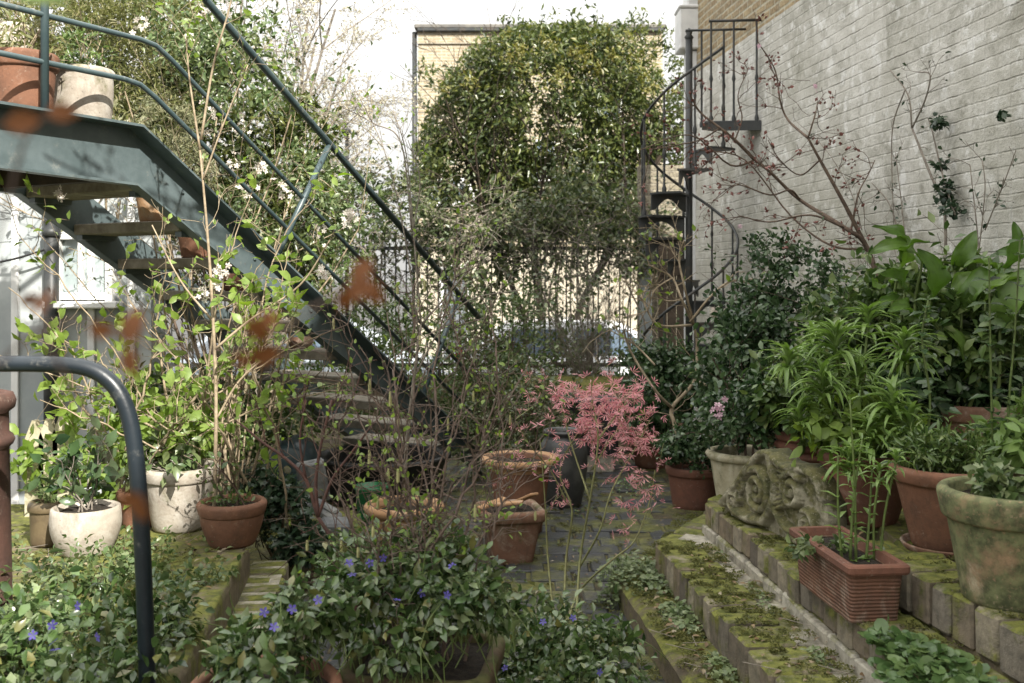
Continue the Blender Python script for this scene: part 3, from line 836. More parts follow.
# ================================================================== RAILINGS
FY = 12.0
fence = thing('iron_railings', 'black iron railings on a low wall across the back of the garden under the ivy', 'railings', (-.5, FY, 0))
fx0, fx1 = -4.4, 1.62
mb = MB(); mb.box(((fx0 + fx1) / 2, FY + .02, .2), (fx1 - fx0, .26, .5), ch=.012); mb.build('plinth_wall', brick_mat('plinth_brick', (1, 0), [(.2, .15, .1), (.14, .1, .07)], (.2, .18, .14), moss=.4), fence)
for z in (.58, 1.98):
    mb = MB(); mb.box(((fx0 + fx1) / 2, FY, z), (fx1 - fx0, .014, .045)); mb.build('rail', M['iron'], fence)
x = fx0 + .06
while x < fx1:
    mb = MB(); mb.tube([(x, FY, .44), (x, FY, 2.12)], .0095, 6, cap=False)
    mb.lathe((x, FY, 2.12), [(.009, 0), (.021, .035), (.016, .06), (.001, .13)], 6)
    mb.build('bar', M['iron'], fence, smooth=True); x += .128
mb = MB(); mb.box((fx1 - .02, FY - .02, 1.1), (.13, .17, 2.3), ch=.01); mb.box((fx1 - .02, FY - .02, 2.28), (.17, .21, .06), ch=.015); mb.build('end_post', M['white_render'], fence)

gate = thing('timber_gate', 'dark brown plank gate in the shadow behind the spiral stair', 'gate', (1.9, 11.6, 0))
mb = MB()
for i in range(4): mb.box((1.745 + i * .108, 11.6, 1.15), (.1, .035, 1.9), ch=.006)
mb.build('plank', noisy('brown_gate_timber', (.07, .05, .034), (.04, .03, .02), 6, .8), gate)
for z in (.6, 1.7):
    mb = MB(); mb.box((1.9, 11.574, z), (.43, .018, .1), ch=.004); mb.build('ledge', M['dark_wood'], gate)
mb = MB(); mb.box((1.9, 11.66, .1), (.5, .1, .2)); mb.build('threshold', M['stucco'], gate)
bw_ = MB(); bw_.box((2.1, 12.3, 1.3), (1.1, .2, 3.4)); tag(bw_.build('rear_wall', brick_mat('grey_damp_brick', (1, 0), [(.16, .14, .11), (.11, .1, .08)], (.2, .18, .15), moss=.3)), 'dark damp brick wall just behind the plank gate', 'wall')

# planting trough in front of the railings
tr = thing('brick_planter', 'low dark brick planter topped with bright moss in front of the railings', 'planter', (.5, 9.6, 0))
mb = MB(); mb.box((.42, 9.7, .3), (1.5, .9, .6), ch=.03); mb.build('planter_wall', M['step_brick'], tr)
slab_mesh([(-.3, 9.28), (1.14, 9.28), (1.14, 10.12), (-.3, 10.12)], .45, .63, 31, .03, 30).build('moss_top', mossy_brick('thick_moss', [(.1, .1, .03), (.07, .07, .02)], .85, .95), tr, smooth=True)
bx = thing('black_box', 'black plastic storage crate standing behind the pink maple', 'crate', (.60, 8.4, 0))
mb = MB(); mb.box((.62, 8.45, .36), (.52, .4, .42), ch=.02)
for k in range(5): mb.box((.42 + k * .1, 8.242, .34), (.018, .016, .34))
mb.build('crate_body', M['black_plastic'], bx)
mb = MB(); mb.box((.62, 8.45, .59), (.57, .45, .035), ch=.01); mb.build('lid', M['black_plastic'], bx)
mb = MB(); mb.box((.62, 8.45, .075), (.45, .34, .15), ch=.01); mb.build('foot_block', M['step_mortar'], bx)

# ================================================================== PARKED CARS
def car(x, y, zb, label, paint, L=4.1):
    t = thing('parked_car', label, 'car', (x, y, zb), 'cars parked beyond the railings')
    def loft(sec, name, mat, parent):
        mb = MB(); rings = []
        for (u, hw, z0, z1) in sec:
            c = .08
            rings.append([(x + u, y - hw, zb + z0 + c), (x + u, y - hw, zb + z1 - c), (x + u, y - hw + c, zb + z1), (x + u, y + hw - c, zb + z1), (x + u, y + hw, zb + z1 - c), (x + u, y + hw, zb + z0 + c), (x + u, y + hw - c, zb + z0), (x + u, y - hw + c, zb + z0)])
        n = 8; q = []
        for j in range(len(sec) - 1):
            for k in range(n): q.append((j * n + k, (j + 1) * n + k, (j + 1) * n + (k + 1) % n, j * n + (k + 1) % n))
        e = (len(sec) - 1) * n
        q += [(0, 1, 2, 3), (0, 3, 4, 7), (7, 4, 5, 6), (e, e + 3, e + 2, e + 1), (e, e + 7, e + 4, e + 3), (e + 7, e + 6, e + 5, e + 4)]
        mb.add(np.array(rings).reshape(-1, 3), quads=q); return mb.build(name, mat, parent, smooth=False)
    h = L / 2
    body = loft([(-h, .68, .36, .72), (-h + .12, .8, .24, .86), (-h + .7, .84, .2, .93), (-.8, .85, .2, .95), (.8, .85, .2, .95), (h - .6, .84, .2, .9), (h - .1, .79, .25, .76), (h, .66, .36, .66)], 'body', paint, t)
    cabin = loft([(-h + .35, .72, .9, 1.08), (-h + .8, .68, .9, 1.42), (-.3, .66, .9, 1.47), (.45, .66, .9, 1.42), (1.15, .72, .9, 1.05)], 'roof', paint, t)
    for s_ in (-1, 1):
        for (u0, u1, t0_, t1_) in ((-h + .75, -.35, -h + .95, -.38), (-.25, .9, -.25, .5)):
            mb = MB(); yy = y + s_ * .72; yt = y + s_ * .685
            v = [(x + u0, yy + s_ * .004, zb + .98), (x + u1, yy + s_ * .004, zb + .98), (x + t1_, yt + s_ * .004, zb + 1.34), (x + t0_, yt + s_ * .004, zb + 1.34)]
            v += [(a_, b_ - s_ * .02, c_) for a_, b_, c_ in v]
            mb.add(v, quads=[(0, 1, 2, 3), (4, 7, 6, 5), (0, 4, 5, 1), (1, 5, 6, 2), (2, 6, 7, 3), (3, 7, 4, 0)]); mb.build('side_window', M['pane'], t)
        for u in (-h + .78, h - .8):
            an = np.linspace(0, 2 * math.pi, 25)[:-1]
            mb = MB(); mb.tube([(x + u, y + s_ * .66, zb + .31), (x + u, y + s_ * .87, zb + .31)], .31, 22); wh = mb.build('wheel', M['black_plastic'], t, smooth=True)
            mb = MB(); mb.tube([(x + u, y + s_ * .86, zb + .31), (x + u, y + s_ * .878, zb + .31)], .2, 16); mb.build('rim', noisy('alloy', (.5, .5, .5), (.4, .4, .4), 5, .3, 0, metal=.8), wh)
    for s_ in (-1, 1):
        mb = MB(); mb.box((x + h - .06, y + s_ * .58, zb + .62), (.12, .26, .12), ch=.03); mb.build('headlight', M['white_paint'], t)
    return t
car(1.15, 15.2, -.455, 'white car parked behind the railings at the right end near the white post', noisy('white_car_paint', (.75, .76, .78), (.72, .73, .75), 2, .25, 0))
car(-3.0, 15.4, -.455, 'pale silver blue car parked behind the railings and the green stair', noisy('silver_car_paint', (.45, .50, .56), (.42, .47, .53), 2, .25, 0))

lamp = thing('flood_light', 'slim black lamp post with small square head rising into the white sky', 'lamp post', (P(347, 200, 12.6)[0], 12.6, 0))
lx = P(347, 200, 12.6)[0]
mb = MB(); mb.tube([(lx, 12.6, -.46), (lx, 12.6, 3.4)], .026, 8); mb.build('post', M['iron'], lamp, smooth=True)
mb = MB(); mb.box((lx, 12.58, 3.46), (.11, .1, .09), ch=.02); mb.box((lx, 12.58, 3.395), (.07, .07, .05), ch=.01); mb.build('lamp_head', M['iron'], lamp)

# ================================================================== LEFT WHITE WALL
lw = thing('rendered_wall', 'dirty white rendered wall with a small window under the green stair', 'wall', (-3.4, 7.0, 0))
LY = 7.0
mb = MB(); mb.box((-4.2, LY + .15, 1.1), (3.35, .3, 2.2)); mb.build('wall_face', M['white_render'], lw)
for px in (16, 132, 92):
    p = P(px, 300, LY); mb = MB(); mb.box((p[0], LY - .012, 1.1), (.05, .024, 2.15), ch=.004); mb.build('pilaster_strip', M['stucco'], lw)
p0, p1 = P(60, 296, LY), P(112, 236, LY)
mb = MB(); w, h = p1[0] - p0[0], p1[2] - p0[2]; cx, cz = (p0[0] + p1[0]) / 2, (p0[2] + p1[2]) / 2
for s_ in (-1, 1):
    mb.box((cx + s_ * w / 2, LY - .03, cz), (.05, .06, h + .1)); mb.box((cx, LY - .032, cz + s_ * h / 2), (w - .05, .06, .05))
mb.box((cx - .02, LY - .028, cz), (.03, .05, h - .06))
wi = mb.build('window', M['white_paint'], lw)
mb = MB(); mb.box((cx, LY - .006, cz), (w, .012, h)); mb.build('pane', noisy('grey_window_glass', (.25, .30, .31), (.35, .40, .40), 3, .12, 0, spec=.8), wi)
mb = MB(); mb.box((cx, LY - .06, p0[2] - .06), (w + .16, .12, .05), ch=.008); mb.build('sill', M['stucco'], wi)
dp = P(50, 300, LY - .1)
mb = MB(); mb.tube([(dp[0], LY - .08, .05), (dp[0], LY - .08, 2.2)], .05, 10)
for z in (.5, 1.2, 1.9): mb.tube([(dp[0], LY - .08, z), (dp[0], LY - .08, z + .06)], .062, 10)
mb.build('drainpipe', M['iron'], lw, smooth=True)
mb = MB(); l = smooth_line([P(0, 262, 6.9), P(18, 258, 6.88), P(44, 250, 6.88)], 6); mb.tube(l, .008, 5); mb.build('cable', M['black_plastic'], lw)

# ================================================================== GREEN STEEL STAIR
SD = np.array((.5, .866)); SN = np.array((-.866, .5))       # along the flight (downhill), across it (away from us)
S0 = np.array((-1.99, 5.2)); SLOPE = .648; SW = .92
st = thing('steel_staircase', 'dark green steel staircase coming down from the upper left with pipe handrails', 'staircase', (-.24, 8.2, 0))
def sp_(s, w, z):
    p = S0 + SD * s + SN * w; return np.array((p[0], p[1], z))
def ztop(s): return 2.40 - max(0, s) * SLOPE
def channel(w, sgn, name):
    """C section stringer: web with flanges turned outwards"""
    mb = MB(); D = .27; fl = .11; th = .012
    def strip(quadf):
        ss = [-1.7, 0.0, 3.45]
        rings = [quadf(s) for s in ss]
        v = np.concatenate(rings); q = []
        for j in range(2):
            for k in range(4): q.append((j * 4 + k, j * 4 + (k + 1) % 4, (j + 1) * 4 + (k + 1) % 4, (j + 1) * 4 + k))
        q += [(3, 2, 1, 0), (8, 9, 10, 11)]
        mb.add(v, quads=q)
    def drop(s): return D * (1 if s < -.5 else (1.15 if s < .5 else 1.72))
    o = -sgn
    strip(lambda s: np.array([sp_(s, w, ztop(s)), sp_(s, w + sgn * th, ztop(s)), sp_(s, w + sgn * th, max(0.002, ztop(s) - drop(s))), sp_(s, w, max(0.002, ztop(s) - drop(s)))]))
    strip(lambda s: np.array([sp_(s, w - .001 * o, ztop(s) + .001), sp_(s, w + o * fl, ztop(s) + .001), sp_(s, w + o * fl, ztop(s) - th), sp_(s, w - .001 * o, ztop(s) - th)]))
    strip(lambda s: np.array([sp_(s, w - .001 * o, max(.004, ztop(s) - drop(s) + th)), sp_(s, w + o * fl * .6, max(.004, ztop(s) - drop(s) + th)), sp_(s, w + o * fl * .6, max(.001, ztop(s) - drop(s) - .001)), sp_(s, w - .001 * o, max(.001, ztop(s) - drop(s) - .001))]))
    return mb.build(name, M['green_paint'], st)
channel(0.0, 1, 'stringer'); channel(SW, -1, 'stringer')
yaw = math.atan2(SD[1], SD[0])
for k in range(11):
    s = .17 + k * .308; z = 2.3 - (k + 1) * .2
    if z < .1: break
    c = sp_(s, SW / 2 + .0, z)
    mb = MB()
    mb.box((c[0] - SD[0] * .075, c[1] - SD[1] * .075, z), (.135, SW - .03, .062), yaw, ch=.006)
    mb.box((c[0] + SD[0] * .072, c[1] + SD[1] * .072, z - .001), (.135, SW - .03, .062), yaw, ch=.006)
    td = mb.build('tread', M['wood'], st)
    for w in (.04, SW - .04):
        mb = MB(); q = sp_(s, w, z - .046); mb.box(q, (.24, .05, .03), yaw); mb.build('bracket', M['green_paint'], td)
mb = MB()
for k in range(8):
    c = sp_(-.12 - k * .2, SW / 2, 2.30); mb.box(c, (.185, SW - .03, .045), yaw, ch=.006)
mb.build('landing_board', M['wood'], st)
mb = MB()
for s in (-.1, -.75, -1.5): c = sp_(s, SW / 2, 2.19); mb.box(c, (.06, SW - .04, .16), yaw)
mb.build('landing_joist', M['dark_wood'], st)
# handrails: top pipe and two mid pipes on the side towards us
for hgt, r in ((1.10, .023), (.56, .014), (.27, .014)):
    if hgt < 1:
        fz = {.56: .46, .27: .235}[hgt]; k_ = (hgt - fz) / SLOPE
        pts = [sp_(-1.6, -.02, 2.40 + fz), sp_(k_ - .1, -.02, 2.40 + fz), sp_(k_, -.02, 2.40 + fz - .012), sp_(k_ + .1, -.02, ztop(k_ + .1) + hgt), sp_(3.3, -.02, ztop(3.3) + hgt)]
    else: pts = [sp_(-1.6, -.02, 2.40 + hgt), sp_(-.08, -.02, 2.40 + hgt), sp_(.06, -.02, ztop(.06) + hgt), sp_(3.4, -.02, ztop(3.4) + hgt)]
    mb = MB(); mb.tube(pts, r, 10); mb.build('handrail' if hgt > 1 else 'mid_rail', M['rail_paint'], st, smooth=True)
for s in (-.5, 1.05, 2.6):
    mb = MB()
    if s < 0: mb.tube([sp_(s, -.02, 2.39), sp_(s, -.02, 3.5)], .02, 8)
    else:
        up = 1.1 / (1 + SLOPE ** 2) * SLOPE
        mb.tube([sp_(s, -.02, ztop(s)), sp_(s + .51, -.02, ztop(s + .51) + 1.1)], .02, 8)
    mb.build('rail_post', M['rail_paint'], st, smooth=True)
for s in (.35, .9, 1.4, 1.95, 2.5, 3.0):
    for dz in (.09, .24):
        q = sp_(s, -.006, ztop(s) - dz); rb = MB(); rb.box(q, (.022, .012, .022), yaw, ch=.005); rb.build('bolt', M['green_paint'], st)

# ================================================================== HOOP HANDRAIL (near, left)
hp = thing('hoop_handrail', 'thick blue black pipe handrail bending down into the periwinkle in the left foreground', 'handrail', (P(143, 610, 2.9)[0], 2.9, .34))
mb = MB(); q = [P(-190, 364, 2.9), P(-60, 364, 2.9), P(40, 364, 2.9), P(82, 367, 2.9), P(106, 378, 2.9), P(122, 398, 2.9), P(132, 430, 2.9), P(138, 480, 2.9), P(143, 560, 2.9), P(149, 712, 2.9)]
q[-1][2] = .3
mb.tube(smooth_line(q, 6), .0235, 16); mb.build('pipe', M['hoop_paint'], hp, smooth=True)
mb = MB(); mb.tube([P(-190, 364, 2.9), P(-190, 364, 2.9) * np.array((1, 1, 0)) + np.array((0, 0, .3))], .0235, 14); mb.build('post', M['hoop_paint'], hp, smooth=True)

# ================================================================== SPIRAL STAIR
sx, sy = P(689, 300, 9.4)[0], 9.4
sps = thing('spiral_staircase', 'black cast iron spiral staircase climbing beside the whitewashed wall', 'spiral staircase', (sx, sy, 0))
RS = .47; NT = 14; RIS = .2; A_TOP = R(-25)
mb = MB(); mb.tube([(sx, sy, 0), (sx, sy, 3.86)], .034, 12)
mb.lathe((sx, sy, 3.86), [(.034, 0), (.045, .02), (.025, .05), (.038, .08), (.001, .11)], 10); mb.build('column', M['iron'], sps, smooth=True)
dA = R(36)
hr = []
for k in range(NT):
    z = 2.8 - (NT - 1 - k) * RIS
    a = A_TOP - dA * .9 - (NT - 1 - k) * dA            # winds down past our side to the left, then behind
    mb = MB(); n = 7; v = []
    for zz in (z, z - .018):
        for i in range(n):
            t_ = a - dA * .55 + dA * 1.1 * i / (n - 1)
            v.append((sx + RS * math.cos(t_), sy + RS * math.sin(t_), zz))
        for i in range(n):
            t_ = a + dA * .8 - dA * 1.6 * i / (n - 1)
            v.append((sx + .05 * math.cos(t_), sy + .05 * math.sin(t_), zz))
    m2 = 2 * n; q = []
    for i in range(n - 1):
        o1 = 2 * n - 1 - i
        q += [(i, i + 1, o1 - 1, o1), (m2 + o1, m2 + o1 - 1, m2 + i + 1, m2 + i)]
    for i in range(m2): q.append((i, m2 + i, m2 + (i + 1) % m2, (i + 1) % m2))
    mb.add(v, quads=q)
    # pierced riser with scalloped lower edge
    t_ = a - dA * .5; e_ = np.array((math.cos(t_), math.sin(t_)))
    top_, bot_ = [], []
    for i in range(11):
        f = .05 + (RS - .05) * i / 10
        dep = .165 if i == 0 else (.05 + .115 * abs(math.cos(math.pi * (i / 10))) ** 2.2)
        top_.append((sx + e_[0] * f, sy + e_[1] * f, z)); bot_.append((sx + e_[0] * f, sy + e_[1] * f, z - dep))
    for off in (0, .012):
        pass
    nn = np.array((-e_[1], e_[0], 0)) * .012
    v = np.array(top_ + bot_); v = np.concatenate([v, v + nn]); q = []
    for i in range(10):
        q += [(i, i + 1, 12 + i, 11 + i), (22 + i + 1, 22 + i, 33 + i, 34 + i), (11 + i, 12 + i, 34 + i, 33 + i), (i + 1, i, 22 + i, 23 + i)]
    q += [(0, 11, 33, 22), (10, 32, 43, 21)]
    mb.add(v, quads=q)
    tdm = mb.build('tread', M['iron'], sps)
    bx_, by_ = sx + (RS - .02) * math.cos(a), sy + (RS - .02) * math.sin(a)
    mb = MB(); mb.lathe((bx_, by_, z), [(.02, 0), (.022, .03), (.011, .06), (.010, .3), (.018, .33), (.018, .36), (.010, .39), (.0095, .62), (.016, .65), (.0095, .68), (.0095, .9)], 8)
    mb.build('baluster', M['iron'], tdm, smooth=True)
    hr.append((bx_, by_, z + .9))
mb = MB(); mb.tube(smooth_line(hr, 5), .014, 8); mb.build('handrail', M['iron'], sps, smooth=True)
# little landing at the top, towards the wall
pz = 2.82
lc = np.array((sx + .42, sy - .28))
mb = MB(); mb.box((sx + .33, sy - .3, pz + .19), (.5, .34, .03), R(-6), ch=.006)
mb.box((sx + .33, sy - .47, pz + .15), (.48, .015, .07), R(-6))
mb.build('landing', M['iron'], sps)
for (dx, dy) in ((.12, -.44), (.32, -.455), (.52, -.475), (.10, -.1), (.3, -.13)):
    mb = MB(); mb.lathe((sx + dx, sy + dy, pz + .2), [(.018, 0), (.02, .03), (.011, .06), (.010, .35), (.018, .38), (.010, .42), (.0095, .9)], 8); mb.build('baluster', M['iron'], sps, smooth=True)
mb = MB(); mb.tube([(sx + .1, sy - .44, pz + 1.1), (sx + .56, sy - .48, pz + 1.1)], .013, 6); mb.tube([(sx - .05, sy - .1, pz + 1.1), (sx + .5, sy - .15, pz + 1.1)], .012, 6); mb.build('landing_rail', M['iron'], sps, smooth=True)
# ================================================================== POTS
def pot(root, c, rt, rb, h, mat, rim=.0, rim_out=.012, seg=40, belly=None, rmod=None, sq=None, soil=True, name='pot', lip=.012, fill=.85, soil_mat=None):
    """a hollow pot standing at c: body, rolled rim and soil; returns the body"""
    c = np.asarray(c, float)
    th = .022
    pr = [(rb * .93, 0.0), (rb, .012)]
    n = 9
    for i in range(1, n + 1):
        f = i / n
        r = rb + (rt - rb) * f
        if belly: r += belly * math.sin(math.pi * f)
        pr.append((r, .012 + (h - .012) * f))
    zi = h * .45
    pr += [(rt - th * .4, h + .004), (rt - th, h - .004), (rt - th * 1.1, h - .05), (rb + (rt - rb) * .4 - th, zi), (.002, zi)]
    mb = MB(); mb.lathe(c, [(.002, 0.0)] + pr, seg, rmod, sq)
    p = mb.build(name, mat, root, smooth=True)
    if rim:
        mb = MB(); ro = rt + rim_out
        r0 = rt - (rt - rb) * rim / h
        mb.lathe(c, [(r0 - .002, h - rim - .004), (r0 + rim_out * .8, h - rim), (r0 + rim_out + .002, h - rim + .008), (ro, h - lip), (ro - .003, h - .002), (ro - .012, h + .007), (rt - th * .7, h + .007), (rt - th - .002, h - .002), (rt - th - .003, h - rim)], seg, rmod, sq)
        mb.build('rim', mat, p, smooth=True)
    if soil:
        zs = h * fill; rs = rt - (rt - rb) * (1 - fill) - th * .9
        mb = MB()
        k = 9; v = [(c[0], c[1], c[2] + zs + .01)]; t = []; q = []
        for j in range(1, k):
            for i in range(28):
                a = i * 2 * math.pi / 28; rr = rs * j / (k - 1)
                if sq: rr = rr / ((abs(math.cos(a - sq[1])) ** sq[0] + abs(math.sin(a - sq[1])) ** sq[0]) ** (1 / sq[0]))
                x, y = c[0] + rr * math.cos(a), c[1] + rr * math.sin(a)
                v.append((x, y, c[2] + zs + float(fbm(x * 40, y * 40, 4, 3)) * .03 - .012))
        for i in range(28):
            t.append((0, 1 + i, 1 + (i + 1) % 28))
            for j in range(k - 2):
                a0 = 1 + j * 28 + i; a1 = 1 + j * 28 + (i + 1) % 28
                q.append((a0, a0 + 28, a1 + 28, a1))
        mb.add(v, t, q); mb.build('soil', soil_mat or M['soil'], p, smooth=True)
    return p

def saucer(c, r, mat, label, h=.035):
    t = MB(); t.lathe(c, [(.002, 0), (r * .86, 0), (r, h), (r - .004, h + .006), (r - .014, h), (r * .84, .012), (.002, .012)], 36)
    tag(t.build('saucer', mat, None, smooth=True), label, 'saucer')

# ---- right hand terraces
t_round = thing('potted_box', 'round clipped bush in a red terracotta pot at the far end of the brick steps', 'potted plant', G(694, 507, 0))
pot(t_round, G(694, 507, 0), .19, .15, .285, M['terra_red'], .05)
t_cam = thing('potted_camellia', 'dark glossy camellia in a wide shaded terracotta pot behind the clipped bush', 'potted plant', G(655, 466, 0))
pot(t_cam, G(655, 466, 0), .24, .17, .36, M['terra'], .06)
t_flute = thing('fluted_pot', 'pale fluted stone pot of pink flowered shrub just behind the carved stone', 'potted plant', (1.27, 5.35, .27))
pot(t_flute, (1.26, 5.42, .30), .185, .13, .37, M['pale_pot'], .035, .02, 64, rmod=lambda a, j: .022 * np.abs(np.sin(a * 8)) if 2 < j < 12 else 0 * a)
t_coil = thing('ribbed_pot', 'ribbed terracotta pot of leafy plants with coiled rings, between the carved stone and the urn', 'potted plant', (1.56, 5.2, .45))
pot(t_coil, (1.56, 5.2, .45), .165, .15, .36, M['terra_red'], 0, belly=.015)
mb = MB()
for k in range(5):
    rr = .163 + .008 * math.sin(k * .7)
    an = np.linspace(0, 2 * math.pi, 49)[:-1]
    mb.lathe((1.56, 5.2, .585 + k * .045), [(rr + .0, .0), (rr + .017, .01), (rr + .023, .021), (rr + .017, .034), (rr, .043)], 48)
mb.build('coiled_ring', M['terra_red'], t_coil, smooth=True)
t_urn = thing('lily_urn', 'terracotta urn with rolled rim holding tall rosettes of bright strap leaves', 'potted plant', (1.50, 4.25, .575))
pot(t_urn, (1.50, 4.25, .575), .18, .13, .29, M['terra_red'], .05, .014, belly=.012)
mb = MB()
for s_ in (-1, 1):
    e = np.array((s_ * .186, -.06)); pts = [(1.50 + e[0] * k, 4.25 + e[1] * k - .02, .575 + z) for k, z in ((.93, .2), (1.12, .19), (1.14, .13), (.9, .1))]
    mb = MB(); mb.tube(smooth_line(pts, 4), .013, 8); mb.build('handle', M['terra_red'], t_urn, smooth=True)
t_big = thing('potted_fern', 'large terracotta pot of ferny foliage standing in a saucer beside the mossy pot', 'potted plant', (1.63, 3.75, .58))
saucer((1.63, 3.75, .579), .165, M['terra_old'], 'round terracotta saucer under the large ferny pot')
pot(t_big, (1.63, 3.75, .6), .195, .125, .30, M['terra'], .05, .014)
t_mossy = thing('mossy_pot', 'large pot stained pale green with algae at the right edge of the top step', 'potted plant', (1.56, 3.12, .599))
pot(t_mossy, (1.56, 3.12, .599), .205, .145, .345, M['terra_moss'], .085, .014, fill=.9)
t_back = thing('wide_trough', 'wide old terracotta trough half hidden by leaves high against the right wall', 'potted plant', (2.25, 4.9, .58))
pot(t_back, (2.25, 4.9, .58), .26, .21, .42, M['terra_old'], .07)
t_back2 = thing('shaded_pot', 'shaded terracotta pot at the right edge behind the mossy pot', 'potted plant', (2.13, 4.0, .58))
pot(t_back2, (2.13, 4.0, .58), .18, .13, .30, M['terra_old'], .05)

# combed rectangular window box
def window_box():
    a = P(850, 612, 3.31); a[2] = .45
    e = nz(np.array((-.09, 1.0)))
    t = thing('window_box', 'rectangular combed terracotta window box of soil and young lilies on the brick step', 'window box', (a[0] + .09, a[1] + .25, .453))
    c0 = np.array((a[0] + .095 - .02, a[1] + .27)); L, Wd, hh = .52, .185, .2
    yaw_ = math.atan2(-e[0], e[1])
    def ring(f, z, ins=0):
        l, w = L / 2 * f - ins, Wd / 2 * f - ins
        pts = []
        rd_ = .016
        for sx_, sy_ in ((-1, -1), (1, -1), (1, 1), (-1, 1)):
            for k in range(4):
                ang = {(-1, -1): math.pi, (1, -1): 1.5 * math.pi, (1, 1): 0, (-1, 1): .5 * math.pi}[(sx_, sy_)] + k * math.pi / 6
                pts.append((sx_ * (w - rd_) + rd_ * math.cos(ang), sy_ * (l - rd_) + rd_ * math.sin(ang)))
        ca, sa = math.cos(yaw_), math.sin(yaw_)
        return [(c0[0] + x * ca - y * sa, c0[1] + x * sa + y * ca, .453 + z) for x, y in pts]
    def skin(mb, rings, close=False):
        n = len(rings[0]); v = np.array(rings).reshape(-1, 3); q = []
        for j in range(len(rings) - 1):
            for k in range(n): q.append((j * n + k, j * n + (k + 1) % n, (j + 1) * n + (k + 1) % n, (j + 1) * n + k))
        tt = []
        if close:
            v = np.concatenate([v, v[-n:].mean(0)[None]]); e0 = (len(rings) - 1) * n
            tt = [(len(v) - 1, e0 + k, e0 + (k + 1) % n) for k in range(n)]
        mb.add(v, tt, q)
    mb = MB(); skin(mb, [ring(.9, 0), ring(.905, .006), ring(.985, hh - .03), ring(.985, hh - .03, .02), ring(.93, .08, .022)], True)
    body = mb.build('box', M['terra_groove'], t)
    mb = MB(); skin(mb, [ring(.985, hh - .034, -.001), ring(1.0, hh - .032, -.012), ring(1.0, hh - .024, -.016), ring(1.0, hh - .006, -.016), ring(1.0, hh, -.01), ring(1.0, hh, .012), ring(.99, hh - .034, .018)])
    mb.build('rim', M['terra_red'], body)
    mb = MB(); skin(mb, [ring(.98, hh - .035, .019), ring(.8, hh - .028, .019), ring(.4, hh - .03, .016)], True)
    mb.build('soil', M['soil'], body, smooth=True)
    return t, c0, .453 + hh - .03
t_box, c_box, z_box = window_box()

